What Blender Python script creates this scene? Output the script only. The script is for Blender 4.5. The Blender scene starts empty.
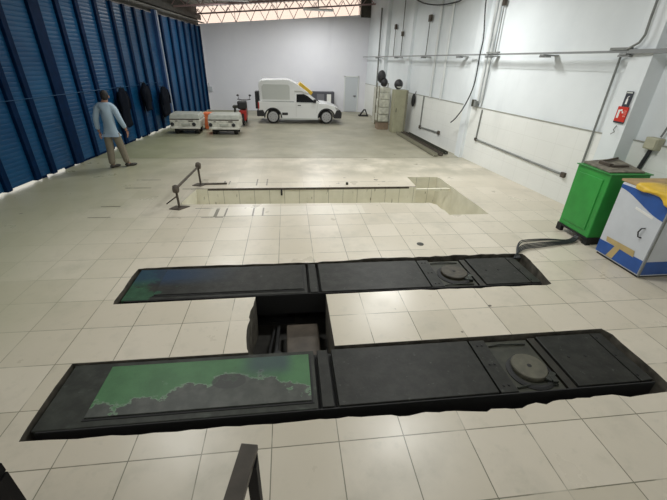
import bpy, bmesh, math, random
from mathutils import Vector, Matrix
from mathutils.geometry import tessellate_polygon

S = bpy.context.scene
COL = S.collection
PI = math.pi

# ------------------------------------------------------------------ camera
cd = bpy.data.cameras.new('camera'); cam = bpy.data.objects.new('camera', cd); COL.objects.link(cam)
cd.sensor_fit = 'HORIZONTAL'; cd.sensor_width = 36.0; cd.lens = 19.2475; cd.clip_start = .02; cd.clip_end = 200
R_ = Vector((0.99283, -0.116436, 0.027052)); U_ = Vector((0.030587, 0.46623, 0.884135)); F_ = Vector((0.115557, 0.876968, -0.466448))
m = Matrix((R_, U_, -F_)).transposed().to_4x4(); m.translation = Vector((1.69241, -1.67591, 2.52523))
cam.matrix_world = m
S.camera = cam

# ------------------------------------------------------------------ world, lamps, exposure
w = bpy.data.worlds.new('world'); S.world = w; w.use_nodes = True
bg = w.node_tree.nodes['Background']; bg.inputs[0].default_value = (1.0, .97, .96, 1); bg.inputs[1].default_value = 1.7
S.view_settings.view_transform = 'Standard'; S.view_settings.look = 'None'
S.view_settings.gamma = 1.0; S.view_settings.use_curve_mapping = False
S.view_settings.exposure = 0.0
LAMPS = [(-.55, 3.3, 74), (3.9, 2.9, 98), (4.6, 7.8, 190), (-.4, 9.6, 100), (4.0, 13.2, 55), (-.4, 15.8, 112), (3.2, 17.6, 112), (4.6, -2.4, 27), (-.5, -1.8, 18)]  # lamp nearest the back wall is unseen, added to brighten that wall
for lx, ly, p in LAMPS:
    l = bpy.data.lights.new('lamp_light', 'AREA'); l.shape = 'RECTANGLE'; l.size = 1.3; l.size_y = .35; l.energy = p; l.color = (.99, 1, .975)
    o = bpy.data.objects.new('lamp_light', l); COL.objects.link(o); o.location = (lx, ly, 4.52)

# ------------------------------------------------------------------ materials
def mat(name, col, rough=.6, metal=0., noise=0., nscale=6., bump=0., bscale=40., spec=.5, coat=0.):
    M = bpy.data.materials.new(name); M.use_nodes = True; nt = M.node_tree; b = nt.nodes['Principled BSDF']
    b.inputs['Base Color'].default_value = (*col, 1); b.inputs['Roughness'].default_value = rough
    b.inputs['Metallic'].default_value = metal; b.inputs['Specular IOR Level'].default_value = spec
    b.inputs['Coat Weight'].default_value = coat
    tc = nt.nodes.new('ShaderNodeTexCoord')
    if noise:
        n = nt.nodes.new('ShaderNodeTexNoise'); n.inputs['Scale'].default_value = nscale; n.inputs['Detail'].default_value = 5
        nt.links.new(tc.outputs['Object'], n.inputs['Vector'])
        r = nt.nodes.new('ShaderNodeValToRGB'); r.color_ramp.elements[0].position = .3; r.color_ramp.elements[1].position = .7
        r.color_ramp.elements[0].color = (*[c*(1-noise) for c in col], 1); r.color_ramp.elements[1].color = (*[min(1, c*(1+noise)) for c in col], 1)
        nt.links.new(n.outputs['Fac'], r.inputs['Fac']); nt.links.new(r.outputs['Color'], b.inputs['Base Color'])
    if bump:
        n2 = nt.nodes.new('ShaderNodeTexNoise'); n2.inputs['Scale'].default_value = bscale
        nt.links.new(tc.outputs['Object'], n2.inputs['Vector'])
        bp = nt.nodes.new('ShaderNodeBump'); bp.inputs['Strength'].default_value = bump; bp.inputs['Distance'].default_value = .01
        nt.links.new(n2.outputs['Fac'], bp.inputs['Height']); nt.links.new(bp.outputs['Normal'], b.inputs['Normal'])
    return M

class NT:
    """small node-graph helper"""
    def __init__(s, name, world=False):
        s.M = bpy.data.materials.new(name); s.M.use_nodes = True; s.t = s.M.node_tree; s.b = s.t.nodes['Principled BSDF']
        s.tc = s.t.nodes.new('ShaderNodeTexCoord'); s.P = s.t.nodes.new('ShaderNodeNewGeometry').outputs['Position'] if world else s.tc.outputs['Object']
        sp = s.t.nodes.new('ShaderNodeSeparateXYZ'); s.t.links.new(s.P, sp.inputs[0]); s.x, s.y, s.z = sp.outputs
    def put(s, v, inp):
        if hasattr(v, 'links'): s.t.links.new(v, inp)
        else: inp.default_value = v
    def math(s, op, a, b=0., c=0.):
        n = s.t.nodes.new('ShaderNodeMath'); n.operation = op
        for i, v in enumerate((a, b, c)): s.put(v, n.inputs[i])
        return n.outputs[0]
    def noise(s, scale, detail=4., rough=.55, vec=None, stretch=None):
        n = s.t.nodes.new('ShaderNodeTexNoise'); n.inputs['Scale'].default_value = scale; n.inputs['Detail'].default_value = detail; n.inputs['Roughness'].default_value = rough
        v = vec or s.P
        if stretch:
            mp = s.t.nodes.new('ShaderNodeMapping'); mp.inputs['Scale'].default_value = stretch; s.t.links.new(v, mp.inputs[0]); v = mp.outputs[0]
        s.t.links.new(v, n.inputs['Vector']); return n.outputs['Fac']
    def step(s, v, a, b):
        n = s.t.nodes.new('ShaderNodeMapRange'); n.interpolation_type = 'SMOOTHSTEP'
        s.put(v, n.inputs[0]); n.inputs[1].default_value = a; n.inputs[2].default_value = b; return n.outputs[0]
    def mix(s, f, a, b):
        n = s.t.nodes.new('ShaderNodeMix'); n.data_type = 'RGBA'; s.put(f, n.inputs[0])
        s.put(a if hasattr(a, 'links') else (*a, 1), n.inputs[6]); s.put(b if hasattr(b, 'links') else (*b, 1), n.inputs[7]); return n.outputs[2]
    def rect(s, x0, x1, y0, y1, e=.01):
        a = s.math('MULTIPLY', s.step(s.x, x0-e, x0+e), s.step(s.x, x1+e, x1-e)) if False else None
        f = s.math('GREATER_THAN', s.x, x0); f = s.math('MULTIPLY', f, s.math('LESS_THAN', s.x, x1))
        f = s.math('MULTIPLY', f, s.math('GREATER_THAN', s.y, y0)); return s.math('MULTIPLY', f, s.math('LESS_THAN', s.y, y1))
    def bump(s, h, strength=.3, dist=.01):
        n = s.t.nodes.new('ShaderNodeBump'); n.inputs['Strength'].default_value = strength; n.inputs['Distance'].default_value = dist
        s.t.links.new(h, n.inputs['Height']); s.t.links.new(n.outputs[0], s.b.inputs['Normal'])

def floor_material():
    g = NT('floor_tiles')
    # tiles: per-tile tint through a brick texture laid on the floor
    br = g.t.nodes.new('ShaderNodeTexBrick'); br.offset = 0.; br.squash = 1.; br.inputs['Scale'].default_value = 1.
    br.inputs['Brick Width'].default_value = .5; br.inputs['Row Height'].default_value = .5
    br.inputs['Mortar Size'].default_value = .0045; br.inputs['Mortar Smooth'].default_value = .2; br.inputs['Bias'].default_value = 0.
    br.inputs['Color1'].default_value = (.0, .0, .0, 1); br.inputs['Color2'].default_value = (1, 1, 1, 1); br.inputs['Mortar'].default_value = (.5, .5, .5, 1)
    g.t.links.new(g.P, br.inputs['Vector'])
    tint = br.outputs['Color']; grout = br.outputs['Fac']
    tile = g.mix(tint, (.575, .52, .415), (.66, .60, .495))
    blot = g.noise(1.3, 6, .6); fine = g.noise(9, 5)
    tile = g.mix(g.math('MULTIPLY', g.step(blot, .5, .72), .5), tile, (.45, .42, .34))
    tile = g.mix(g.math('MULTIPLY', g.step(fine, .56, .72), .22), tile, (.42, .40, .33))
    # paler band beside the long pit
    band = g.rect(.2, 3.1, 4.52, 4.95); tile = g.mix(g.math('MULTIPLY', band, .35), tile, (.78, .75, .66))
    # grout, fading where it has been worn flush further back
    gs = g.math('MULTIPLY', g.step(g.y, 6.5, 3.0), .75); gs = g.math('ADD', gs, .15)
    gs = g.math('MULTIPLY', gs, g.step(g.noise(2.2, 3), .25, .5)); gs = g.math('MULTIPLY', gs, g.math('ADD', g.math('MULTIPLY', g.step(g.x, -2.6, .2), .65), .35)); gs = g.math('MULTIPLY', gs, g.math('LESS_THAN', g.y, 8.88))
    tile = g.mix(g.math('MULTIPLY', grout, gs), tile, (.16, .15, .10))
    # far slab of worn grey screed
    far = g.step(g.noise(.9, 6, .6), .35, .68)
    slab = g.mix(far, (.27, .255, .19), (.36, .335, .255))
    streak = g.step(g.noise(1.2, 4, .6, stretch=(.35, 1.6, 1)), .5, .75)
    slab = g.mix(g.math('MULTIPLY', streak, .5), slab, (.25, .24, .18))
    farmask = g.step(g.y, 8.85, 8.9)
    c = g.mix(farmask, tile, slab)
    # darker noisy blend just in front of the joint, stronger to the right
    sm = g.math('MULTIPLY', g.step(g.y, 6.6, 7.4), g.math('LESS_THAN', g.y, 8.88))
    sm = g.math('MULTIPLY', sm, g.step(g.noise(1.1, 5, .6), .30, .62))
    c = g.mix(g.math('MULTIPLY', sm, g.math('ADD', g.math('MULTIPLY', g.step(g.x, 1.0, 3.0), .35), .45)), c, (.33, .31, .235))
    # greenish grime trodden in along the gate side
    gr = g.math('MULTIPLY', g.step(g.math('ADD', g.x, g.math('MULTIPLY', g.noise(.8, 5), 2.)), 1.1, -1.8), .55)
    c = g.mix(gr, c, (.27, .295, .155))
    # joint line and the slots cut in the floor
    marks = g.math('MULTIPLY', g.rect(-3.2, 6.6, 8.86, 8.91), .75)
    for r in [(-1.84, -1.30, 6.18, 6.22), (-1.80, -1.27, 6.77, 6.81), (-1.85, -1.50, 5.07, 5.11), (-1.84, -1.46, 4.54, 4.57),
              (.30, .36, 4.46, 4.93), (.34, .48, 4.44, 4.48), (.1, .3, 4.44, 4.47), (-.1, .36, 4.90, 4.93), (.48, .51, 4.5, 4.9),
              (.98, 1.01, 4.5, 4.9), (1.16, 1.19, 4.5, 4.9), (.18, .22, 6.4, 6.66), (.30, .33, 6.4, 6.66), (.92, .95, 6.3, 6.8), (1.15, 1.18, 6.3, 6.8),
              (-.4, 4.3, 6.52, 6.535), (-.5, 3.2, 4.49, 4.505)]:
        marks = g.math('MAXIMUM', marks, g.math('MULTIPLY', g.rect(*r), .8))
    marks = g.math('MULTIPLY', marks, g.step(g.noise(5, 3), .3, .45))
    c = g.mix(marks, c, (.10, .09, .06))
    # chipped oily blots near the pit's far rim and scattered specks
    sp = g.math('MULTIPLY', g.rect(2.3, 4.2, 6.15, 6.95), g.step(g.noise(6.5, 2), .66, .70)); c = g.mix(sp, c, (.06, .055, .04))
    sp = g.step(g.noise(4.1, 1), .80, .82); c = g.mix(sp, c, (.12, .10, .08))
    c = g.mix(g.math('MULTIPLY', g.step(g.noise(2.7, 7, .7), .55, .68), .16), c, (.36, .34, .25))
    g.t.links.new(c, g.b.inputs['Base Color'])
    rg = g.math('ADD', g.math('MULTIPLY', blot, .30), .17); rg = g.math('ADD', rg, g.math('MULTIPLY', farmask, .12))
    g.t.links.new(rg, g.b.inputs['Roughness'])
    g.b.inputs['Specular IOR Level'].default_value = .5
    g.bump(g.math('SUBTRACT', g.math('MULTIPLY', g.noise(14, 3), .25), g.math('MULTIPLY', grout, gs)), .25, .004)
    return g.M

def deck_material(name, green, blue, box, seed):
    """worn dark steel; box = (x0,x1) run of old paint on it"""
    g = NT(name, True)
    n = g.noise(7, 6, .65); base = g.mix(g.step(n, .35, .7), (.017, .0175, .0145), (.031, .031, .0265))
    if green:
        mp = g.math('ADD', g.x, seed)
        u = g.step(g.x, box[0], box[1])
        nn = g.noise(3.2, 5, .6, stretch=(1, 1.6, 1))
        a = g.math('SUBTRACT', g.math('ADD', nn, green[3]), g.math('MULTIPLY', u, green[4]))
        a = g.math('ADD', a, g.math('MULTIPLY', g.step(g.y, green[5], green[6]), green[7]))
        f = g.step(a, .50, .56)
        base = g.mix(f, base, g.mix(g.step(g.noise(11, 4), .3, .7), green[:3], tuple(c*1.45 for c in green[:3])))
    if blue:
        f = g.math('MULTIPLY', g.step(g.noise(2.6, 3, stretch=(1, 2, 1)), .22, .42), g.step(g.x, blue[4], blue[3]))
        f = g.math('MULTIPLY', f, g.step(g.y, blue[5], blue[6])); base = g.mix(g.math('MULTIPLY', f, .8), base, blue[:3])
    wear = g.step(g.noise(16, 5, .7), .62, .7); base = g.mix(g.math('MULTIPLY', wear, .25), base, (.16, .17, .15))
    g.t.links.new(base, g.b.inputs['Base Color']); g.b.inputs['Roughness'].default_value = .5; g.b.inputs['Specular IOR Level'].default_value = .25
    g.bump(g.noise(30, 3), .3, .004)
    return g.M

def wall_material(name, c1, c2, scale=.7, tiles=False):
    g = NT(name)
    n = g.noise(scale, 5, .6); c = g.mix(g.step(n, .3, .7), c1, c2)
    st = g.step(g.noise(1.4, 5, .6, stretch=(1, 1, .25)), .58, .75); c = g.mix(g.math('MULTIPLY', st, .25), c, tuple(k*.8 for k in c1))
    if tiles:
        h = g.math('ABSOLUTE', g.math('SUBTRACT', g.math('FRACT', g.math('DIVIDE', g.z, .37)), .5))
        l1 = g.math('GREATER_THAN', h, .488)
        h = g.math('ABSOLUTE', g.math('SUBTRACT', g.math('FRACT', g.math('DIVIDE', g.y, .5)), .5)); l2 = g.math('GREATER_THAN', h, .491)
        c = g.mix(g.math('MULTIPLY', g.math('MAXIMUM', l1, l2), .13), c, (.25, .24, .19))
    g.t.links.new(c, g.b.inputs['Base Color']); g.b.inputs['Roughness'].default_value = .45 if tiles else .75
    return g.M

M = {}
M['floor'] = floor_material()
M['back_wall'] = wall_material('back_wall_plaster', (.72, .72, .77), (.76, .76, .80))
M['wall'] = wall_material('side_wall_paint', (.73, .77, .79), (.80, .84, .86))
M['wainscot'] = wall_material('glazed_wainscot', (.78, .79, .76), (.84, .85, .82), tiles=True)
M['pit_tile'] = NT('pit_tile')
g = M['pit_tile']; hx = g.math('ABSOLUTE', g.math('SUBTRACT', g.math('FRACT', g.math('DIVIDE', g.math('ADD', g.x, .1), .333)), .5)); hx = g.math('GREATER_THAN', hx, .483)
hy = g.math('ABSOLUTE', g.math('SUBTRACT', g.math('FRACT', g.math('DIVIDE', g.y, .9)), .5)); hy = g.math('GREATER_THAN', hy, .492)
c = g.mix(g.step(g.noise(3, 5), .3, .7), (.70, .67, .54), (.80, .77, .64)); c = g.mix(g.math('MULTIPLY', hx, .55), c, (.15, .13, .08)); c = g.mix(g.step(g.noise(7, 4, stretch=(3, 1, .5)), .66, .74), c, (.16, .14, .08))
g.t.links.new(c, g.b.inputs['Base Color']); g.b.inputs['Roughness'].default_value = .4; M['pit_tile'] = g.M
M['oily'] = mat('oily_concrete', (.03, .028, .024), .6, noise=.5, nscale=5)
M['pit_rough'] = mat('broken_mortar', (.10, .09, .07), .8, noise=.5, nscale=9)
M['steel'] = deck_material('worn_deck_steel', None, None, None, 0)
g = NT('dark_lift_frame', True); c = g.mix(g.step(g.noise(6, 5), .35, .7), (.028, .030, .025), (.048, .052, .043))
c = g.mix(g.math('MULTIPLY', g.step(g.noise(3.4, 6, .65, stretch=(.7, 1.6, 1)), .56, .66), .45), c, (.10, .125, .10))
g.t.links.new(c, g.b.inputs['Base Color']); g.b.inputs['Roughness'].default_value = .5; g.b.inputs['Specular IOR Level'].default_value = .25; g.bump(g.noise(30, 3), .3, .004); M['steel_frame'] = g.M
g = NT('near_slip_paint', True)
u = g.math('DIVIDE', g.math('SUBTRACT', g.x, .03), 1.79); v = g.math('DIVIDE', g.math('SUBTRACT', g.y, .39), .535)
edge = g.math('MULTIPLY', g.step(u, .05, .55), g.step(u, .98, .80)); edge = g.math('ADD', g.math('MULTIPLY', edge, .36), .16)
t = g.math('SUBTRACT', v, edge); t = g.math('ADD', t, g.math('MULTIPLY', g.math('SUBTRACT', g.noise(6, 4, .6, stretch=(1, 1.3, 1)), .5), 1.15))
base = g.mix(g.step(g.noise(8, 5), .35, .7), (.045, .05, .042), (.075, .08, .068))
grn = g.mix(g.step(g.noise(5, 4), .3, .7), (.040, .125, .045), (.055, .165, .06)); pale = g.mix(g.step(t, .02, .10), (.13, .20, .13), grn)
c = g.mix(g.step(t, -.01, .02), base, pale)
blu = g.math('MULTIPLY', g.math('MULTIPLY', g.step(u, .60, .74), g.step(u, .94, .86)), g.step(v, .45, .8)); c = g.mix(g.math('MULTIPLY', blu, .75), c, (.025, .04, .06))
ex = g.math('DIVIDE', g.math('SUBTRACT', u, .60), .085); ey = g.math('DIVIDE', g.math('SUBTRACT', v, .50), .16)
el = g.step(g.math('ADD', g.math('ADD', g.math('MULTIPLY', ex, ex), g.math('MULTIPLY', ey, ey)), g.math('MULTIPLY', g.noise(9, 3), .5)), 1.3, 1.1); c = g.mix(g.math('MULTIPLY', el, .85), c, (.03, .032, .028))
c = g.mix(g.math('MULTIPLY', g.step(g.noise(18, 5, .7), .6, .7), .3), c, (.03, .04, .03))
g.t.links.new(c, g.b.inputs['Base Color']); g.b.inputs['Roughness'].default_value = .5; g.bump(g.noise(30, 3), .3, .004); M['slip_near'] = g.M
M['slip_far'] = deck_material('far_slip_paint', (.02, .06, .035, -.10, .32, 2.5, 2.05, .10), (.014, .040, .085, .0, 1.1, 2.2, 2.45), (0, .9), 3)
M['frame_far'] = deck_material('far_frame_paint', (.022, .06, .032, .16, .75, 2.5, 2.0, .12), (.014, .038, .075, -.3, .7, 2.25, 2.5), (-.3, .5), 3)
M['black'] = mat('black_rubber', (.012, .012, .012), .7)
M['disc_near'] = mat('greasy_disc', (.095, .09, .065), .45, noise=.25, nscale=12)
M['disc_far'] = mat('rusty_disc', (.05, .042, .028), .5, noise=.5, nscale=14)
def gate_material():
    g = NT('gate_blue'); c = g.mix(g.step(g.noise(1.1, 5), .3, .7), (.003, .042, .115), (.006, .065, .155))
    g.t.links.new(c, g.b.inputs['Base Color']); g.b.inputs['Roughness'].default_value = .36; g.b.inputs['Specular IOR Level'].default_value = .24
    return g.M
M['gate'] = gate_material()
M['gate_rib'] = mat('gate_rib_navy', (.0015, .013, .045), .5, noise=.2, spec=.05)
M['gate_post'] = mat('gate_post_blue', (.008, .045, .15), .4)
M['edge_light'] = mat('galvanised', (.45, .5, .55), .4, .6)
M['darkroof'] = mat('dirty_dark_steel', (.05, .047, .038), .7, noise=.3)
M['roof'] = mat('roof_sheet', (.34, .34, .32), .6, noise=.15, nscale=2)
M['truss'] = mat('truss_paint', (.30, .20, .20), .6)
M['asphalt'] = mat('pale_pavement', (.55, .52, .50), .9, noise=.1)
M['pipe'] = mat('grey_conduit', (.20, .21, .20), .5, noise=.2)
M['tray'] = mat('cable_tray_grey', (.26, .27, .27), .45, .2)
M['white_pipe'] = mat('white_pvc', (.68, .70, .69), .4)
M['cable'] = mat('black_cable', (.025, .027, .03), .5)
M['white'] = mat('car_white', (.80, .81, .80), .25, coat=.5)
M['panel_grey'] = mat('canopy_panel', (.55, .57, .54), .45)
M['glass'] = mat('dark_glass', (.012, .014, .016), .08)
M['plastic'] = mat('black_plastic', (.02, .02, .022), .5)
M['rim'] = mat('silver_rim', (.40, .40, .40), .45, .2)
M['yellow'] = mat('yellow_plastic', (.72, .47, .04), .4, noise=.15)
M['red'] = mat('red_paint', (.45, .03, .025), .4)
M['orange'] = mat('orange_plastic', (.75, .18, .06), .5)
M['cart'] = mat('cart_paint', (.60, .59, .52), .45, noise=.18, nscale=9)
M['cart_lid'] = mat('cart_lid', (.42, .43, .38), .5, noise=.15)
M['shirt'] = mat('pale_blue_shirt', (.34, .44, .53), .85, bump=.3, bscale=20)
M['trouser'] = mat('khaki_cloth', (.20, .175, .13), .9, bump=.3, bscale=20)
M['skin'] = mat('skin', (.33, .17, .11), .6)
M['hair'] = mat('black_hair', (.012, .010, .009), .7)
M['shoe'] = mat('dark_shoe', (.03, .025, .02), .5)
M['coat'] = mat('dark_matte', (.004, .006, .011), .95, bump=.4, bscale=12, spec=.1)
M['green'] = mat('green_enamel', (.030, .30, .05), .38, noise=.12, nscale=4)
M['green_dark'] = mat('green_enamel_side', (.02, .24, .04), .4, noise=.12, nscale=4)
M['worntop'] = mat('worn_grey_top', (.17, .155, .12), .7, noise=.5, nscale=11)
M['cabwhite'] = mat('cabinet_white', (.60, .63, .67), .4, noise=.04)
M['cabblue'] = mat('cabinet_blue', (.02, .09, .34), .4, noise=.15)
M['tape'] = mat('tan_tape', (.50, .38, .17), .5, noise=.1)
M['card'] = mat('cardboard', (.40, .28, .14), .8, noise=.2)
M['carton'] = mat('brown_carton', (.27, .20, .14), .8, noise=.15)
M['olive'] = mat('olive_cabinet', (.36, .35, .24), .5, noise=.1)
M['olive_dark'] = mat('olive_cabinet_side', (.22, .21, .15), .5, noise=.1)
M['wrap'] = mat('wrapped_stack', (.55, .55, .47), .6, noise=.3, nscale=7)
M['rail'] = mat('brown_steel', (.078, .066, .054), .45, noise=.25, nscale=10)
M['rail_dark'] = mat('black_steel', (.007, .006, .007), .6, spec=.15)
M['box_beige'] = mat('box_beige', (.42, .41, .30), .6, noise=.1)
M['paper'] = mat('white_paper', (.78, .78, .76), .8)
M['signblack'] = mat('sign_black', (.03, .035, .05), .5)
M['signred'] = mat('sign_red', (.60, .035, .02), .4)
M['door'] = mat('door_grey', (.52, .55, .58), .5)
M['rust'] = mat('rusty_steel', (.075, .06, .045), .7, noise=.4, nscale=9)
# translucent sheet of the clerestory
gm = bpy.data.materials.new('clerestory_sheet'); gm.use_nodes = True; nt = gm.node_tree; nt.nodes.clear()
tr = nt.nodes.new('ShaderNodeBsdfTransparent'); tr.inputs[0].default_value = (.86, .775, .71, 1); gl = nt.nodes.new('ShaderNodeBsdfGlossy'); gl.inputs['Roughness'].default_value = .3
mx = nt.nodes.new('ShaderNodeMixShader'); mx.inputs[0].default_value = .05; ou = nt.nodes.new('ShaderNodeOutputMaterial')
nt.links.new(tr.outputs[0], mx.inputs[1]); nt.links.new(gl.outputs[0], mx.inputs[2]); nt.links.new(mx.outputs[0], ou.inputs[0]); M['sheet'] = gm

# ------------------------------------------------------------------ builders
WM = {}
def empty(name, loc, label=None, cat=None, group=None, rz=0., kind=None):
    o = bpy.data.objects.new(name, None); COL.objects.link(o); o.empty_display_size = .1
    o.location = loc; o.rotation_euler = (0, 0, rz); WM[o.name] = Matrix.Translation(loc) @ Matrix.Rotation(rz, 4, 'Z')
    tag(o, label, cat, group, kind); return o
def tag(o, label=None, cat=None, group=None, kind=None):
    if label: o['label'] = label
    if cat: o['category'] = cat
    if group: o['group'] = group
    if kind: o['kind'] = kind
    return o

class MB:
    """collects geometry in WORLD coordinates, links it as ONE mesh object under its parent"""
    def __init__(s): s.b = bmesh.new(); s.T = Matrix.Identity(4)
    def _v(s, p): return s.b.verts.new(s.T @ Vector(p))
    def poly(s, pts): return s.b.faces.new([s._v(p) for p in pts])
    def hull8(s, lo, hi):
        a = [s._v(p) for p in lo]; c = [s._v(p) for p in hi]; n = len(a)
        s.b.faces.new(a[::-1]); s.b.faces.new(c)
        for i in range(n): s.b.faces.new((a[i], a[(i+1) % n], c[(i+1) % n], c[i]))
        return s
    def box(s, x0, x1, y0, y1, z0, z1):
        return s.hull8([(x0, y0, z0), (x1, y0, z0), (x1, y1, z0), (x0, y1, z0)], [(x0, y0, z1), (x1, y0, z1), (x1, y1, z1), (x0, y1, z1)])
    def prism_y(s, prof, y0, y1, inset=None):
        """profile in XZ, drawn from y0 to y1"""
        a = [s._v((p[0], y0, p[1])) for p in prof]; c = [s._v((p[0], y1, p[1])) for p in prof]; n = len(prof)
        for loop, rev in ((prof, 0), (prof, 1)):
            tris = tessellate_polygon([[Vector((p[0], p[1], 0)) for p in loop]])
            for t in tris:
                vs = [(c if rev else a)[i] for i in t]
                try: s.b.faces.new(vs)
                except ValueError: pass
        for i in range(n): s.b.faces.new((a[i], a[(i+1) % n], c[(i+1) % n], c[i]))
        return s
    def prism_z(s, prof, z0, z1):
        a = [s._v((p[0], p[1], z0)) for p in prof]; c = [s._v((p[0], p[1], z1)) for p in prof]; n = len(prof)
        for vs in (a, c):
            for t in tessellate_polygon([[Vector((p[0], p[1], 0)) for p in prof]]):
                try: s.b.faces.new([vs[i] for i in t])
                except ValueError: pass
        for i in range(n): s.b.faces.new((a[i], a[(i+1) % n], c[(i+1) % n], c[i]))
        return s
    def bar(s, p, q, wd, ht, up=(0, 0, 1)):
        p, q = Vector(p), Vector(q); d = (q-p).normalized(); up = Vector(up)
        if abs(d.dot(up)) > .99: up = Vector((0, 1, 0))
        r = d.cross(up).normalized(); u = r.cross(d)
        f = lambda c: [c + r*wd/2*i + u*ht/2*j for i, j in ((-1, -1), (1, -1), (1, 1), (-1, 1))]
        return s.hull8(f(p), f(q))
    def tube(s, pts, r, n=8, r2=None):
        pts = [Vector(p) for p in pts]; rings = []; prev = None
        for i, p in enumerate(pts):
            d = (pts[min(i+1, len(pts)-1)]-pts[max(i-1, 0)]).normalized()
            up = prev or (Vector((0, 0, 1)) if abs(d.z) < .9 else Vector((0, 1, 0)))
            a = d.cross(up).normalized(); u = a.cross(d).normalized(); prev = u
            rr = r if r2 is None else r+(r2-r)*i/(len(pts)-1)
            rings.append([s._v(p+a*math.cos(2*PI*k/n)*rr+u*math.sin(2*PI*k/n)*rr) for k in range(n)])
        for A, B in zip(rings, rings[1:]):
            for k in range(n): s.b.faces.new((A[k], A[(k+1) % n], B[(k+1) % n], B[k]))
        s.b.faces.new(rings[0][::-1]); s.b.faces.new(rings[-1]); return s
    def lathe(s, c, prof, axis='Z', n=24):
        """prof = [(r, h)...] about axis through c"""
        c = Vector(c); rings = []
        for r, h in prof:
            ring = []
            for k in range(n):
                a = 2*PI*k/n; x, y = r*math.cos(a), r*math.sin(a)
                v = {'Z': (x, y, h), 'Y': (x, h, y), 'X': (h, x, y)}[axis]; ring.append(s._v(c+Vector(v)))
            rings.append(ring)
        for A, B in zip(rings, rings[1:]):
            for k in range(n): s.b.faces.new((A[k], A[(k+1) % n], B[(k+1) % n], B[k]))
        s.b.faces.new(rings[0][::-1]); s.b.faces.new(rings[-1]); return s
    def ball(s, c, rx, ry, rz, seg=14, jit=0., rnd=None):
        mm = s.T @ Matrix.Translation(c) @ Matrix.Diagonal((rx, ry, rz, 1))
        r = bmesh.ops.create_uvsphere(s.b, u_segments=seg, v_segments=max(6, seg*2//3), radius=1, matrix=mm)
        if jit:
            for v in r['verts']: v.co += Vector([(rnd.random()-.5)*jit for _ in range(3)])
        return s
    def build(s, name, m, parent=None, bevel=0., smooth=False, seg=2):
        bmesh.ops.recalc_face_normals(s.b, faces=s.b.faces)
        me = bpy.data.meshes.new(name)
        if parent is not None:
            mw = WM[parent.name]; s.b.transform(mw.inverted())
        s.b.to_mesh(me); s.b.free(); me.materials.append(m)
        if smooth:
            for p in me.polygons: p.use_smooth = True
        o = bpy.data.objects.new(name, me); COL.objects.link(o)
        if parent is not None: o.parent = parent; WM[o.name] = mw
        else: WM[o.name] = Matrix.Identity(4)
        if bevel:
            b = o.modifiers.new('bevel', 'BEVEL'); b.width = bevel; b.segments = seg; b.limit_method = 'ANGLE'; b.angle_limit = .6
        return o

def copy_tree(o, parent=None):
    c = o.copy(); COL.objects.link(c); c.parent = parent
    for ch in [k for k in bpy.data.objects if k.parent is o and k is not c]: copy_tree(ch, c)
    return c

rnd = random.Random(4)
def ragged(p, q, step, amp, bias=0.):
    """chipped line from p to q (q left out); amp = how far chips bite outwards (right-hand side)"""
    p, q = Vector(p), Vector(q); n = max(1, int((q-p).length/step)); d = (q-p).normalized(); nn = Vector((d.y, -d.x)); out = []
    off = 0.
    for i in range(n):
        t = (i+(rnd.random()*.6 if i else 0))/n
        off = .5*off+rnd.random()*amp*.8 if i else 0
        out.append(p.lerp(q, t)+nn*(off+bias if i else 0))
    return out

# ------------------------------------------------------------------ structure
def wx(Y): return 7.44-.0873*(Y-4.65)          # inner face of the right wall
def xg(Y):                                     # inner face of the gate line
    if Y <= 14.4: return -3.98+.1015*(Y-5.7)
    return -3.097+(Y-14.4)*.096
def topz(X): return 4.03+.083*(X+2.53)
def roofz(X): return 4.74+.085*(X+2.6)

# lift bay outline (one H-shaped opening) and the long pit with its cross arm
H = []
H += ragged((-.34, .23), (2.1, .21), .09, .018); H += ragged((2.1, .205), (5.06, .215), .08, .05)
H += ragged((5.08, .25), (5.09, 1.04), .12, .02); H += ragged((5.06, 1.03), (2.09, 1.02), .3, .0)
H += ragged((2.09, 1.02), (2.09, 1.9), .2, .0); H += ragged((2.09, 1.92), (3.3, 1.93), .3, .0); H += ragged((3.3, 1.93), (5.10, 1.93), .1, .03)
H += ragged((5.10, 1.93), (5.20, 2.76), .1, .025); H += ragged((5.20, 2.76), (2.05, 2.71), .09, .045); H += ragged((2.05, 2.71), (-.36, 2.70), .12, .02)
H += ragged((-.36, 2.70), (-.36, 1.91), .1, .02); H += ragged((-.36, 1.91), (1.24, 1.93), .3, .0)
H += ragged((1.24, 1.93), (1.24, 1.0), .08, .04); H += ragged((1.24, 1.0), (-.35, 1.0), .3, .0); H += ragged((-.35, 1.0), (-.34, .23), .1, .012)
Pt = []
Pt += ragged((-.44, 5.14), (3.6, 5.08), .3, .006); Pt += ragged((3.6, 5.08), (4.55, 5.03), .12, .02); Pt += [Vector((4.55, 5.03)), Vector((4.66, 4.9)), Vector((4.66, 4.66)), Vector((4.70, 4.62))]
Pt += [Vector((4.70, 4.38))]; Pt += ragged((4.70, 4.36), (5.50, 4.36), .4, .0); Pt += ragged((5.50, 4.36), (5.42, 6.86), .3, .03)
Pt += [Vector((5.42, 6.86)), Vector((4.64, 6.88)), Vector((4.62, 6.09))]; Pt += ragged((4.62, 6.07), (1.5, 6.10), .12, .02); Pt += ragged((1.5, 6.10), (-.62, 6.08), .5, .0)
outer = [Vector(p) for p in ((-4.9, -4), (8.3, -4), (8.3, 20.3), (-4.9, 20.3))]
loops = [outer, H, Pt]
fb = MB(); flat = [p for l in loops for p in l]; vs = [fb._v((p[0], p[1], 0)) for p in flat]
for t in tessellate_polygon([[Vector((p[0], p[1], 0)) for p in l] for l in loops]):
    try: fb.b.faces.new([vs[i] for i in t])
    except ValueError: pass
fl = fb.build('floor', M['floor']); tag(fl, kind='structure')
for p in fl.data.polygons:
    if p.normal.z < 0: p.flip()

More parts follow.
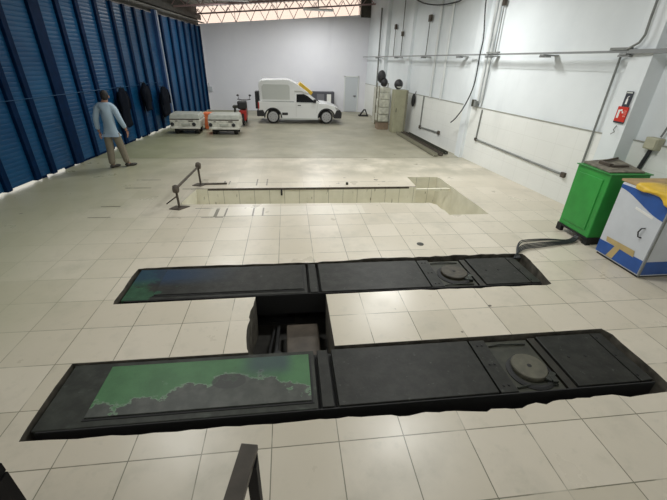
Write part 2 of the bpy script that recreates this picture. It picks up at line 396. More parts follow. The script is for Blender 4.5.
def lining(name, loop, z, m, mb):
    b = MB(); n = len(loop)
    for i in range(n):
        p, q = loop[i], loop[(i+1) % n]
        b.poly([(p[0], p[1], 0), (q[0], q[1], 0), (q[0], q[1], z), (p[0], p[1], z)])
    o = b.build(name+'_sides', m); tag(o, kind='structure')
    b = MB(); vs = [b._v((p[0], p[1], z)) for p in loop]
    for t in tessellate_polygon([[Vector((p[0], p[1], 0)) for p in loop]]):
        try: b.b.faces.new([vs[i] for i in t])
        except ValueError: pass
    o = b.build(name+'_bottom', mb); tag(o, kind='structure')
    for p in o.data.polygons:
        if p.normal.z < 0: p.flip()
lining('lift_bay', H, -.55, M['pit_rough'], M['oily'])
lining('inspection_pit', Pt, -1.0, M['pit_tile'], M['pit_tile'])
b = MB(); b.box(4.60, 5.45, 6.07, 6.13, -.10, -.05); b.box(4.62, 4.78, 4.40, 4.62, -.5, -.12)
tag(b.build('pit_ledge', M['pit_tile']), kind='structure')

# back wall, with clerestory strip above it
b = MB(); b.prism_y([(-3.1, 0), (6.25, 0), (6.25, topz(6.25)), (-3.1, topz(-3.1))], 20., 20.18)
tag(b.build('wall_back', M['back_wall']), kind='structure')
b = MB(); b.prism_y([(-2.95, topz(-2.95)), (5.65, topz(5.65)), (5.65, roofz(5.65)), (-2.95, roofz(-2.95))], 20.08, 20.1)
win = b.build('window_1', M['sheet']); tag(win, kind='structure')
b = MB()
for i in range(13):
    x0 = -2.9+i*.72
    za, zb = topz(x0), roofz(x0)
    b.bar((x0, 20.03, za), (x0+.36, 20.03, zb-.05), .026, .026); b.bar((x0+.36, 20.03, zb-.05), (x0+.72, 20.03, topz(x0+.72)), .026, .026)
for i in range(5): x0 = -2.9+i*2.1; b.box(x0, x0+.02, 20.0, 20.06, topz(x0), roofz(x0))
b.build('window_frame', M['truss'], win)
b = MB(); b.box(5.6, 6.4, 19.9, 20.3, 4.6, 5.6); b.box(-3.6, -2.9, 19.9, 20.3, 3.0, 4.9)
tag(b.build('wall_corner', M['darkroof']), kind='structure')
b = MB(); b.box(-4.9, 8.3, -4.2, -4.0, 0, 5.9); tag(b.build('wall_front_unseen', M['wall']), kind='structure')  # unseen wall behind the camera, added to cut light from behind
# right wall
b = MB(); b.prism_z([(wx(-4), -4), (wx(-4)+.2, -4), (wx(20.2)+.2, 20.2), (wx(20.2), 20.2)], 0, 5.9)
tag(b.build('wall_right', M['wall']), kind='structure')
b = MB(); b.prism_z([(wx(-4)-.03, -4), (wx(-4), -4), (wx(20)+.0, 20.), (wx(20)-.03, 20.)], 0, 1.49)
tag(b.build('trim_1', M['wainscot']), kind='structure')
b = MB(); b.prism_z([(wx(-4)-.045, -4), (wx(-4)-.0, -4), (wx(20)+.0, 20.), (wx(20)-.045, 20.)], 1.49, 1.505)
tag(b.build('trim_2', mat('trim_ledge_grey', (.33, .33, .29), .6)), kind='structure')  # thin dark ledge line along the top of the wainscot
for i, (y0, y1, x) in enumerate([(3.88, 4.28, 7.22), (8.95, 9.30, 6.94), (13.85, 14.3, 6.52), (16.7, 17.1, 6.22)]):
    b = MB(); b.prism_z([(x, y0), (wx(y0)+.02, y0), (wx(y1)+.02, y1), (x, y1)], 0, 5.8)
    tag(b.build('wall_pier', M['wall'] if i != 1 else M['wall']), kind='structure')
# roof
b = MB(); n = 60
for i in range(n):
    x0 = -4.6+i*.21
    for (a, c, da, dc) in ((x0, x0+.105, 0, .03), (x0+.105, x0+.21, .03, 0)):
        b.poly([(a, -4.1, roofz(a)+da), (c, -4.1, roofz(c)+dc), (c, 20.3, roofz(c)+dc), (a, 20.3, roofz(a)+da)])
tag(b.build('ceiling', M['roof']), kind='structure')
# steel trusses across the hall
for k, Y in enumerate((19.2, 16.4, 12.4, 8.4, 4.4)):
    r = empty('roof_truss', (-2.6, Y, 4.4), ['steel lattice truss right in front of the bright clerestory', 'steel lattice truss second from the clerestory at the frame top', 'overhead steel lattice truss over the middle of the hall', 'overhead steel lattice truss between pit and joint line', 'overhead steel lattice truss above the lift'][k], 'truss')
    zb = lambda x: 4.36+.085*(x+2.6); zt = lambda x: roofz(x)-.03
    b = MB(); b.bar((-2.9, Y, zb(-2.9)), (wx(Y), Y, zb(wx(Y))), .08, .06); b.build('bottom_chord', M['truss'], r)
    b = MB(); b.bar((-2.9, Y, zt(-2.9)), (wx(Y), Y, zt(wx(Y))), .06, .05); b.build('top_chord', M['truss'], r)
    b = MB(); x = -2.9
    while x < wx(Y)-.6:
        b.bar((x, Y, zb(x)), (x+.3, Y, zt(x+.3)), .03, .03); b.bar((x+.3, Y, zt(x+.3)), (x+.6, Y, zb(x+.6)), .03, .03); x += .6
    b.build('web_bars', M['truss'], r)
# steelwork over the gate line
b = MB(); 
for (ya, yb) in ((-3, 14.4), (14.4, 20)):
    b.prism_z([(xg(ya)-.25, ya), (xg(ya)-.05, ya), (xg(yb)-.05, yb), (xg(yb)-.25, yb)], 3.96, 4.9)
tag(b.build('wall_left', M['darkroof']), kind='structure')
r = empty('gutter_beam', (-3, 14, 4.1), 'dark dirty steel beam running above the blue gate', 'beam')
b = MB(); b.bar((xg(-3)+.10, -3, 4.28), (xg(20)+.10, 19.9, 4.28), .07, .22); b.build('beam_web', M['darkroof'], r)
b = MB(); b.bar((xg(-3)+.2, -3, 4.06), (xg(20)+.2, 19.9, 4.06), .16, .03); b.build('beam_flange', mat('beam_flange_grey', (.16, .155, .13), .6, noise=.3), r)
# outside ground seen through the slot under the gate
b = MB(); b.box(-14, -4.9, -4, 22, -.06, -.02); tag(b.build('outside_pavement', M['asphalt']), kind='structure')
# lamps overhead
for i, (lx, ly, p) in enumerate(LAMPS):
    r = empty('ceiling_lamp', (lx, ly, 4.55), 'white lamp trough hung ' + ['above the left end of the near lift platform', 'above the right end of the far lift platform', 'above the right wall side behind the long pit', 'above the floor joint line on the gate side', 'above the far floor beside the olive cabinet', 'above the motorcycle', 'above the white pickup, added to brighten the back wall', 'above the stair on the cabinet side', 'above the stair on the gate side'][i], 'ceiling lamp', 'overhead lamps')
    b = MB(); b.box(lx-.68, lx+.68, ly-.22, ly+.22, 4.56, 4.62); b.build('lamp_housing', M['white'], r)
    b = MB(); b.tube([(lx, ly, 4.62), (lx, ly, roofz(lx)+.01)], .012); b.build('lamp_rod', M['pipe'], r)

# door and fittings on the back wall
dr = empty('door_1', (5.3, 19.98, 0), kind='structure')
b = MB(); b.box(4.92, 5.62, 19.965, 20.0, .04, 1.80); b.build('door_leaf', M['door'], dr)
b = MB(); b.box(4.86, 4.92, 19.95, 20.0, 0, 1.86); b.box(5.62, 5.68, 19.95, 20.0, 0, 1.86); b.box(4.86, 5.68, 19.95, 20.0, 1.80, 1.86); b.build('door_frame', M['white_pipe'], dr)
b = MB(); b.tube([(5.52, 19.93, .85), (5.40, 19.93, .85)], .02); b.tube([(5.52, 19.97, .85), (5.52, 19.92, .85)], .015); b.build('door_handle', M['plastic'], dr)

# ------------------------------------------------------------------ blue gate
PITCH = .092
def slat_panel(parent, y0, y1):
    b = MB(); z = .05; rows = []
    while z < 3.86:
        for f, o in ((0, .0), (.12, .004), (.5, .0065), (.88, .004)):
            zz = z+f*PITCH
            rows.append((b._v((xg(y0)-.03+o, y0, zz)), b._v((xg(y1)-.03+o, y1, zz))))
        z += PITCH
    rows.append((b._v((xg(y0)-.03, y0, z)), b._v((xg(y1)-.03, y1, z))))
    for A, B in zip(rows, rows[1:]): b.b.faces.new((A[0], A[1], B[1], B[0]))
    o = b.build('slat_panel', M['gate'], parent)
    md = o.modifiers.new('thick', 'SOLIDIFY'); md.thickness = .008; return o
def rib(parent, y, wd, m=None, zt=3.93, out=.05):
    b = MB(); b.prism_z([(xg(y-wd/2)+out, y-wd/2), (xg(y+wd/2)+out, y+wd/2), (xg(y+wd/2)-.06, y+wd/2), (xg(y-wd/2)-.06, y-wd/2)], .03, zt)
    return b.build('rib', m or M['gate_rib'], parent, bevel=.012)
gA = empty('folding_gate', (xg(9), 9, 0), 'long near blue slatted steel gate behind the standing man', 'gate')
ribs = [(-.4, .14), (.6, .14), (1.6, .14), (2.5, .14), (3.4, .14), (4.3, .14), (5.1, .14), (5.95, .14), (6.78, .15), (7.3, .15), (8.28, .34), (9.09, .15), (9.86, .15), (10.73, .15), (11.57, .14), (12.3, .14), (13.0, .13), (13.7, .13)]
for y, wd in ribs: rib(gA, y, wd)
for (a, wa), (c, wc) in zip(ribs, ribs[1:]+[(14.38, .1)]): slat_panel(gA, a+wa*.3, c-wc*.3 if c < 14.3 else 14.41)
for ya, yb in ((-2, 4.4), (6.95, 7.1), (7.75, 8.1), (8.35, 9.9), (10.2, 11.4), (11.9, 12.3)):
    b = MB(); b.bar((xg(ya)-.03, ya, .03), (xg(yb)-.03, yb, .03), .03, .05); b.build('kick_strip', M['gate_rib'], gA)
b = MB(); b.tube([(xg(5)+.06, 5, 1.66), (xg(14)+.06, 14.2, 1.66)], .007); b.build('tie_rod', M['gate'], gA)
gB = empty('folding_gate', (xg(17), 17, 0), 'far blue slatted steel gate between blue post and white back wall', 'gate')
ys = [15.1, 15.95, 16.8, 17.6, 18.45, 19.2, 19.85]
for y in ys: rib(gB, y, .14)
for a, c in zip([14.62]+ys, ys): slat_panel(gB, a+.04, c-.04)
gp = empty('gate_post', (xg(14.5), 14.5, 0), 'blue steel post with a bright edge between the two gates', 'post')
b = MB(); b.box(xg(14.5)-.04, xg(14.5)+.10, 14.42, 14.60, 0, 4.03); b.build('post_shaft', M['gate_post'], gp, bevel=.01)
b = MB(); b.box(xg(14.5)+.08, xg(14.5)+.125, 14.56, 14.64, 0, 4.02); b.build('edge_strip', M['edge_light'], gp)
# dark coat-like shapes built for the dark blotches on the gate
def dark_shape(name, label, y, ztop, zbot, wd, seed):
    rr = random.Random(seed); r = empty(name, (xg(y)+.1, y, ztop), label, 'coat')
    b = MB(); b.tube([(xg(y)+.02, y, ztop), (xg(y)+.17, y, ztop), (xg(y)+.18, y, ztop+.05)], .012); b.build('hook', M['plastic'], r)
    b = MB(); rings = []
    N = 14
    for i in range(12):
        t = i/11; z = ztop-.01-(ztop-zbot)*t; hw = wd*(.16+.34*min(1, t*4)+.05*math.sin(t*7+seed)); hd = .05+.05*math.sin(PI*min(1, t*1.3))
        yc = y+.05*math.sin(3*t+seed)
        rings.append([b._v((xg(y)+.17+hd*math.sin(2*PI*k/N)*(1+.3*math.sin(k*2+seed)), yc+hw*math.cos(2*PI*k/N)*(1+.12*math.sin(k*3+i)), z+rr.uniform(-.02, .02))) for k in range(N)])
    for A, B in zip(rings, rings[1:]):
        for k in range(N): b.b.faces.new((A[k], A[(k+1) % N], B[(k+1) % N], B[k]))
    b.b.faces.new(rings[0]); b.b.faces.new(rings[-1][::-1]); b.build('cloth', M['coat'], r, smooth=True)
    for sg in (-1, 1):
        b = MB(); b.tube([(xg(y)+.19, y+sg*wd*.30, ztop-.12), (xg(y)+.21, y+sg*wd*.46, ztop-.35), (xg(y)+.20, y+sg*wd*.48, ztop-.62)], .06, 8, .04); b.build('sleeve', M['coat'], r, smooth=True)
dark_shape('coat_like_shape', 'long black coat-like shape on the blue gate just right of the man', 10.78, 1.66, .55, .66, 1)
dark_shape('jacket_like_shape', 'short black jacket-like shape on the blue gate, middle of the three dark ones', 12.35, 1.72, .85, .60, 5)
dark_shape('jacket_like_shape', 'wide black jacket-like shape on the blue gate nearest the carts', 13.85, 1.52, .50, .95, 9)

# ------------------------------------------------------------------ lift platforms
def turntable(parent, cx, cy, r, m, y0, y1, x0, x1, z):
    b = MB(); b.box(x0+.01, x1-.01, y0, y1, z-.05, z-.03); b.build('recess_tray', M['rust_dark'], parent)
    b = MB(); b.lathe((cx-.01, cy-.045, z-.034), [(r*1.30, 0), (r*1.30, .012), (r*1.16, .022), (r*1.02, .022), (r*1.02, .0)], n=40); tt = b.build('turntable_ring', M['black'], parent)
    b = MB(); b.lathe((cx, cy, z-.03), [(r*.99, .0), (r*.99, .034), (r*.95, .042), (r*.12, .042), (r*.12, .036), (.001, .036)], n=40); b.build('turntable_disc', m, tt)
    b = MB(); b.lathe((cx, cy, z+.006), [(.022, 0), (.022, .008), (.001, .01)], n=12); b.build('centre_bolt', M['black'], tt)
    b = MB(); b.bar((cx+r*.5, cy-r*1.05, z-.01), (cx+r*1.15, cy-r*.55, z-.01), .05, .03); b.box(cx+r*.7, cx+r*1.0, cy-r*1.25, cy-r*.8, z-.03, z+.01); b.build('locking_pin', M['steel_frame'], tt, bevel=.004)
    b = MB()
    for sy in (y0+.05, y1-.07): b.tube([(x0+.02, sy, z-.02), (x0+.15, sy+.015, z-.015), (x1-.06, sy, z-.02)], .008)
    b.build('spring_rod', M['steel_frame'], tt)
M['rust_dark'] = mat('greasy_tray', (.032, .033, .021), .55, noise=.5, nscale=8)
M['channel'] = mat('greasy_channel', (.018, .016, .010), .5, noise=.4)

def platform(label, ya, yb, near):
    z = -.012
    r = empty('lift_platform', (2.4, (ya+yb)/2, -.54), label, 'vehicle lift', None)
    fm = M['steel_frame'] if near else M['frame_far']
    b = MB(); b.box(-.315, 1.87, ya, yb, z-.10, z); b.build('rear_frame', fm, r, bevel=.006)
    b = MB(); b.box(1.87, 5.02, ya, yb, z-.12, z-.055); b.build('front_frame', M['black'], r, bevel=.004)
    b = MB(); b.box(-.28, 5.0, ya-.012, ya-.001, z-.30, z-.006); b.build('side_skirt', M['black'], r)
    # raised slip plate
    b = MB(); sx0 = .03; b.box(sx0, 1.82, ya+.075, yb-.06, z+.001, z+.016); b.build('slip_plate', M['slip_near'] if near else M['slip_far'], r, bevel=.004)
    b = MB(); b.box(sx0-.012, 1.83, ya+.055, ya+.072, z, z+.005); b.box(sx0-.012, 1.835, yb-.058, yb-.048, z, z+.004); b.box(1.825, 1.84, ya+.055, yb-.048, z, z+.005); b.build('slip_gap', M['black'], r)
    b = MB(); b.box(1.905, 2.005, ya+.005, yb-.005, z-.055, z+.004); b.build('cover_strip', M['steel'], r, bevel=.004)
    b = MB(); b.box(2.045, 3.47, ya+.005, yb-.005, z-.055, z+.006); b.build('deck_plate', M['steel'], r, bevel=.006)
    b = MB(); b.box(3.49, 3.655, ya+.005, yb-.005, z-.055, z); b.build('cover_strip', M['steel'], r, bevel=.004)
    turntable(r, 3.92, (ya+yb)/2-(.06 if near else .0), .165 if near else .18, M['disc_near'] if near else M['disc_far'], ya+.01, yb-.01, 3.66, 4.14, z)
    b = MB(); b.box(4.145, 4.225, ya+.005, yb-.005, z-.055, z-.015); b.build('channel_strip', M['channel'], r)
    b = MB(); b.box(4.24, 4.86, ya+.01, yb-.005, z-.055, z+.002); b.build('deck_plate', M['steel'], r, bevel=.005)
    b = MB(); b.hull8([(4.875, ya+.01, z-.055), (5.02, ya+.03, z-.055), (5.02, yb-.0, z-.055), (4.875, yb-.005, z-.055)], [(4.875, ya+.01, z+.002), (5.02, ya+.03, z-.012), (5.02, yb-.0, z-.012), (4.875, yb-.005, z+.002)]); b.build('ramp_plate', M['steel'], r, bevel=.004)
    b = MB()
    for X in (3.55, 3.60, 4.9):
        for Y in (ya+.08, (ya+yb)/2, yb-.08): b.lathe((X, Y, z-.002), [(.012, 0), (.012, .008), (.001, .010)], n=10)
    for X in (4.40, 4.58): b.lathe((X, ya+.36, z), [(.016, 0), (.016, .006), (.001, .007)], n=10)
    b.build('bolt_heads', M['black'], r)
    for sx in (.3, 3.2):
        b = MB(); b.bar((sx, ya+.14, -.51), (sx+1.3, ya+.14, z-.13), .05, .08); b.bar((sx, yb-.14, -.51), (sx+1.3, yb-.14, z-.13), .05, .08)
        b.bar((sx+1.3, ya+.2, -.51), (sx, ya+.2, z-.13), .05, .08); b.bar((sx+1.3, yb-.2, -.51), (sx, yb-.2, z-.13), .05, .08)
        b.box(sx-.1, sx+1.4, ya+.08, yb-.08, -.55, -.51); b.build('scissor_leg', M['black'], r)
    return r
platform('nearest sunken black lift platform with a big green painted plate', .315, .985, True)
platform('further sunken black lift platform with faded blue-green end, beside the pale floor', 1.99, 2.69, False)
# hydraulic unit down between the platforms
r = empty('hydraulic_unit', (1.8, 1.5, -.55), 'greasy brown hydraulic box down in the dark opening between the lift platforms', 'machine')
b = MB(); b.box(1.60, 1.98, 1.22, 1.80, -.55, -.34); b.build('tank', M['carton_oily'] if 'carton_oily' in M else mat('oily_brown', (.075, .06, .045), .5, noise=.3), r, bevel=.015)
b = MB(); b.lathe((1.50, 1.32, -.55), [(.07, 0), (.07, .16), (.05, .2), (.001, .2)], n=14); b.build('motor', M['black'], r)
b = MB(); b.tube([(1.5, 1.0, -.45), (1.48, 1.4, -.40), (1.5, 1.9, -.45)], .022); b.tube([(1.42, 1.0, -.5), (1.40, 1.5, -.47), (1.45, 1.95, -.5)], .018); b.build('hose', M['black'], r)

# ------------------------------------------------------------------ guard rail at the long pit
r = empty('guard_rail', (-.43, 5.7, 0), 'low rusty guard rail with ball ends at the left end of the long pit', 'guard rail')
for (Y, zt, dx) in ((4.97, .36, 0), (6.40, .38, .10)):
    b = MB(); b.tube([(-.40+dx, Y, 0), (-.41+dx, Y+.01, zt)], .022, 10); b.build('post', M['rust'], r)
    b = MB(); b.T = Matrix.Translation((.03+dx, 0, 0)); b.hull8([(-.60, Y-.08, .0), (-.40, Y-.14, .0), (-.25, Y+.05, .0), (-.52, Y+.09, .0)], [(-.60, Y-.08, .014), (-.40, Y-.14, .014), (-.25, Y+.05, .014), (-.52, Y+.09, .014)]); b.build('base_plate', M['rust'], r)
b = MB(); b.tube([(-.41, 4.96, .37), (-.31, 6.41, .40)], .024, 10); b.build('top_rail', M['rust'], r)
for X_, Y, Z_ in ((-.40, 4.93, .38), (-.31, 6.43, .42)):
    b = MB(); b.lathe((X_-.05, Y, Z_), [(.03, 0), (.065, .012), (.078, .04), (.078, .07), (.065, .10), (.03, .11)], 'X', 20); b.build('roller_wheel', M['rust'], r, smooth=False)
b = MB(); b.tube([(-.42, 4.99, .22), (-.62, 4.97, .08)], .012); b.build('brace', M['rust'], r)
b = MB(); b.bar((-.22, 6.40, .016), (.27, 6.42, .016), .05, .03); b.build('ground_bar', M['rust'], r)
b = MB(); b.box(-.62, 4.62, 6.085, 6.105, -.04, .004); tag(b.build('pit_edging', M['rust']), 'thin dark steel edging along the far rim of the long pit', 'edging')
# drain cap
b = MB(); b.lathe((3.72, 3.18, 0), [(.055, 0), (.055, .006), (.04, .009), (.001, .009)], n=20)
tag(b.build('drain_cap', M['rust_dark']), 'small round dark drain cap in the pale tiles', 'drain cap')
b = MB(); b.box(2.99, 3.04, 6.28, 6.33, 0, .05); tag(b.build('loose_block', M['rust_dark']), 'small dark block lying behind the long pit', 'block')
b = MB(); b.tube([(1.50, 6.11, -.02), (1.50, 6.075, -.06), (1.50, 6.07, -.16)], .02); tag(b.build('pit_hook', M['black']), 'small black hook on the far rim of the long pit', 'hook')

# ------------------------------------------------------------------ green console with its hoses
r = empty('green_console', (6.75, 3.3, 0), 'bright green steel control cabinet with worn grey top and black foot', 'control cabinet')
b = MB(); b.box(6.42, 7.08, 2.98, 3.66, .12, 1.15); b.build('body', M['green'], r, bevel=.012)
b = MB(); b.box(6.40, 6.46, 3.55, 3.66, 0, .13); b.box(6.42, 6.50, 2.96, 3.06, 0, .13); b.box(6.98, 7.08, 2.98, 3.06, 0, .13); b.box(6.98, 7.08, 3.58, 3.66, 0, .13); b.box(6.46, 7.06, 2.975, 3.1, .01, .13); b.box(6.405, 7.08, 2.97, 3.66, .095, .125); b.build('foot_frame', M['black'], r)
b = MB(); b.box(6.405, 6.425, 3.08, 3.58, .22, 1.05); b.build('front_panel', M['green'], r, bevel=.006)
b = MB(); b.box(6.40, 7.10, 2.96, 3.68, 1.15, 1.165); b.build('top_plate', M['green_dark'], r, bevel=.004)
b = MB(); b.hull8([(6.44, 3.05, 1.165), (7.0, 3.02, 1.165), (7.06, 3.64, 1.165), (6.5, 3.66, 1.165)], [(6.44, 3.05, 1.185), (7.0, 3.02, 1.19), (7.06, 3.64, 1.25), (6.5, 3.66, 1.20)]); b.build('worn_tray', M['worntop'], r, bevel=.006)
b = MB(); b.box(6.62, 6.90, 3.22, 3.27, 1.19, 1.235); b.box(6.6, 6.66, 3.26, 3.48, 1.19, 1.25); b.build('control_block', M['rust'], r)
b = MB(); b.tube([(6.7, 3.5, 1.24), (6.98, 3.55, 1.27)], .018); b.build('control_lever', M['rust'], r)
r = empty('hydraulic_hoses', (5.6, 3.0, 0), 'bundle of black hydraulic hoses from the green cabinet to the far platform', 'hoses')
for k in range(6):
    dx = (k-2.5)*.022
    pts = [(5.06+dx, 2.66, -.02), (5.13+dx*.6, 2.80+dx, .012), (5.3, 2.94+dx*1.5, .022+(.05 if k > 3 else .01)), (5.55, 3.02+dx*2+(.05 if k > 3 else 0), .022), (5.9, 3.06+dx*1.6+(.04 if k > 3 else 0), .022), (6.2, 3.08+dx, .022), (6.34, 3.12+dx*.8, .05), (6.39, 3.16+dx*.5, .09)]
    # smooth
    sm = []
    for i in range(len(pts)-1):
        p0, p1, p2, p3 = [Vector(pts[max(0, min(len(pts)-1, j))]) for j in (i-1, i, i+1, i+2)]
        for t in (0, .25, .5, .75):
            sm.append(.5*((2*p1)+(-p0+p2)*t+(2*p0-5*p1+4*p2-p3)*t*t+(-p0+3*p1-3*p2+p3)*t**3))
    sm.append(Vector(pts[-1]))
    b = MB(); b.tube(sm, .009, 6); b.build('hose', M['cable'], r, smooth=True)

# ------------------------------------------------------------------ white and blue cabinet
CX, CY0, CY1, CH = 6.39, 1.97, 2.74, 1.13
r = empty('tool_cabinet', (6.8, 2.35, 0), 'white metal cabinet with blue bands and a door, beside the green cabinet', 'cabinet')
b = MB(); b.box(CX+.012, 7.15, CY0, CY1, .03, CH); b.build('body', M['cabwhite'], r, bevel=.006)
b = MB(); b.box(CX+.03, 7.13, CY0+.02, CY1-.02, 0, .035); b.build('plinth', M['black'], r)
d = MB().box(CX, CX+.014, CY0+.015, CY1-.01, .05, CH-.015).build('door', M['cabwhite'], r, bevel=.003)
def xp(b, pts, x, t=.003):   # thin applied band on the door face (pts = (y, z))
    return b.hull8([(x, p[0], p[1]) for p in pts], [(x-t, p[0], p[1]) for p in pts])
b = MB(); xp(b, [(CY1-.012, .055), (CY0+.017, .055), (CY0+.017, .26), (CY1-.012, .24)], CX); b.build('lower_band', M['cabblue'], d)
b = MB(); n = 10; up = []; lo = []
for i in range(n+1):
    t = i/n; y = CY1-.012-(CY1-CY0-.029)*t
    up.append((y, 1.105-.03*math.sin(PI*t)*0)); lo.append((y, 1.055-.17*(3*t*t-2*t**3)-.05*t-.0))
for i in range(n): xp(b, [up[i], up[i+1], lo[i+1], lo[i]], CX)
b.build('upper_wave_band', M['cabblue'], d)
b = MB(); xp(b, [(2.63, .33), (2.61, .26), (2.13, .24), (2.15, .33)], CX-.003); xp(b, [(2.45, .25), (2.53, .06), (2.42, .06), (2.36, .25)], CX-.0035); b.build('tape_strip', M['tape'], d)
b = MB(); b.tube([(CX, 2.15, .67), (CX-.035, 2.17, .66), (CX-.04, 2.19, .60), (CX-.035, 2.17, .54), (CX, 2.15, .53)], .009); b.build('door_handle', M['plastic'], d)
b = MB(); xp(b, [(2.40, .885), (2.12, .845), (2.12, .81), (2.40, .855)], CX); b.build('name_strip', M['paper'], d)
b = MB(); b.box(CX+.02, 7.14, CY0-.004, CY0, .05, .25); b.build('side_band', M['cabblue'], r); b = MB(); b.box(CX+.02, 7.14, CY0-.004, CY0, .86, 1.10); b.build('side_band', M['cabblue'], r)
b = MB(); b.box(CX+.004, CX+.03, CY0-.008, CY0+.004, .03, CH); b.build('corner_edge', M['pipe'], r)
c = MB(); c.hull8([(CX-.02, 2.0, CH+.004), (7.15, 1.95, CH+.004), (7.2, 2.78, CH+.004), (CX+.03, 2.8, CH+.004)], [(CX-.02, 2.0, CH+.03), (7.15, 1.95, CH+.03), (7.2, 2.78, CH+.035), (CX+.03, 2.8, CH+.035)])
tag(c.build('cardboard_sheet', M['card'], None, bevel=.004), 'flattened brown cardboard lying on the white and blue cabinet', 'cardboard')
# draped yellow plastic over the near top corner
b = MB(); N = 12; rows = []
rr = random.Random(8)
for j in range(7):
    row = []
    for i in range(N+1):
        t = i/N; y = 2.50-(2.50-1.94)*t
        if j < 3: x = CX+.35-.17*j; z = CH+.055+.010*math.sin(5*t+j)
        elif j == 3: x = CX-.03; z = CH+.035
        else: x = CX-.035-.01*math.sin(9*t+j); z = CH+.03-(j-3)*.024*(1+.5*math.sin(7*t+1)+.3*rr.random())*(.3+.9*t)
        row.append(b._v((x, y, z)))
    rows.append(row)
for A, B in zip(rows, rows[1:]):
    for i in range(N): b.b.faces.new((A[i], A[i+1], B[i+1], B[i]))
# flap over the near side
rows = [[b._v((CX+.02+.06*i, 1.94-.008*(j > 0)+.004*math.sin(i), CH+.035-j*.05*(1.2+.4*math.sin(i*1.7)))) for i in range(10)] for j in range(5)]
for A, B in zip(rows, rows[1:]):
    for i in range(9): b.b.faces.new((A[i], A[i+1], B[i+1], B[i]))
o = b.build('yellow_wrap', M['yellow'], None, smooth=True); md = o.modifiers.new('thick', 'SOLIDIFY'); md.thickness = .004
tag(o, 'crumpled yellow plastic draped over the white cabinet corner', 'plastic sheet')

# ------------------------------------------------------------------ right wall fittings
def wall_pts(pts, off=.05): return [(wx(y)-off, y, z) for y, z in pts]
r = empty('cable_tray', (wx(8), 8, 2.8), 'long grey cable tray running along the right wall', 'cable tray')
b = MB(); b.bar((wx(-2)-.30, -2, 2.80), (wx(4.25)-.30, 4.25, 2.80), .10, .06); b.bar((wx(4.25)-.30, 4.25, 2.80), (wx(20)-.25, 19.9, 2.80), .045, .035); b.build('tray', M['tray'], r)
for Y in (1.0, 4.35, 6.2, 8.2, 9.7, 12.2, 14.9, 17.5): b = MB(); b.bar((wx(Y)-.34, Y, 2.765), (wx(Y)-.005, Y, 2.765), .14, .025); b.bar((wx(Y)-.32, Y, 2.74), (wx(Y)-.20, Y, 2.74), .22, .03); b.build('bracket', M['tray'], r)
b = MB(); b.bar((wx(4.2)-.31, 4.25, 2.84), (wx(4.6)-.31, 4.62, 2.84), .06, .04); b.build('joint_cover', M['pipe'], r); b = MB(); b.bar((wx(8)-.31, 7.7, 2.84), (wx(8.4)-.31, 8.2, 2.84), .06, .03); b.build('joint_cover', M['pipe'], r)
b = MB()
for (y0, y1) in ((4.35, 8.7), (9.4, 13.8)): b.prism_z([(wx(y0)-.015, y0), (wx(y0), y0), (wx(y1), y1), (wx(y1)-.015, y1)], 2.50, 2.70)
tag(b.build('trim_3', M['wall']), kind='structure')

def conduit(label, pts, rad=.02, m='pipe', off=.05, boxes=(), name='conduit', cat='conduit'):
    o_ = empty(name, wall_pts(pts, off)[0], label, cat)
    b = MB(); P = wall_pts(pts, off); 
    for p, q in zip(P, P[1:]): b.tube([p, q], rad, 8)
    b.build('pipe', M[m], o_)
    if boxes:
        for (y, z, s) in boxes:
            b = MB(); x = wx(y)-off; b.box(x-.035, x+.035, y-s, y+s, z-s, z+s); b.build('junction_box', M['rust'], o_, bevel=.005)
    return o_
conduit('grey conduit dropping from the cable tray beside the fire sign, to behind the green cabinet', [(4.66, 2.84), (4.68, .55)], .018, off=.05)
conduit('dark bent conduit rising above the cable tray over the fire sign', [(4.30, 2.83), (4.13, 2.92), (4.08, 3.02), (4.09, 3.24), (4.10, 4.9)], .018, off=.34)
conduit('grey conduit on the wainscot, running from the outlet to the green cabinet', [(8.36, 1.46), (8.38, .66), (5.0, .57)], .022, boxes=((8.38, .66, .04), (5.02, .57, .05)))
conduit('short grey elbow conduit on the far wainscot ending in a box', [(12.2, 1.50), (12.2, .40), (10.65, .45)], .026, boxes=((12.2, .40, .06), (10.65, .45, .06)))
conduit('dark vertical conduit above the cable tray near the hanging cable', [(8.27, 2.84), (8.30, 3.9)], .016, off=.08, boxes=((8.3, 3.92, .06),))
conduit('dark vertical conduit with switch above the tray, right of the middle pier', [(12.45, 2.8), (12.45, 3.9)], .018, off=.08, boxes=((12.45, 3.95, .10),))
conduit('short dark conduit with lamp switch left of the middle pier', [(15.8, 2.8), (15.8, 3.9)], .018, off=.08, boxes=((15.8, 3.92, .09),))
conduit('tall grey pipe beside the middle pier', [(14.9, 2.8), (14.95, 4.8)], .02, off=.08, boxes=((14.95, 3.62, .08),))
conduit('tall grey pipe on the far wall behind the stacked cabinets', [(17.75, 1.0), (17.8, 4.8)], .04, off=.10)
for y, lb in ((8.50, 'thin white plastic pipe up the wall, right one of the pair behind the hanging cable'), (8.66, 'thin white plastic pipe up the wall, left one of the pair behind the hanging cable')): conduit(lb, [(y, 1.6), (y, 4.9)], .035, 'white_pipe', off=.05, name='white_pipe', cat='pipe')['group'] = 'white pipes near the hanging cable'
for y, lb in ((10.9, 'slim white pipe up the wall, right one between the two middle piers'), (11.7, 'slim white pipe up the wall, left one between the two middle piers')): conduit(lb, [(y, 1.5), (y+.05, 4.9)], .04, 'white_pipe', off=.05, name='white_pipe', cat='pipe')['group'] = 'white pipes between the far piers'
conduit('dark conduit rising from the beige wall box', [(3.45, 1.62), (3.2, 2.8)], .014, off=.06)
conduit('pair of dark cords from the beige wall box down behind the cabinet', [(3.52, 1.42), (3.62, .9)], .03, 'cable', off=.06, name='power_cable', cat='cable')
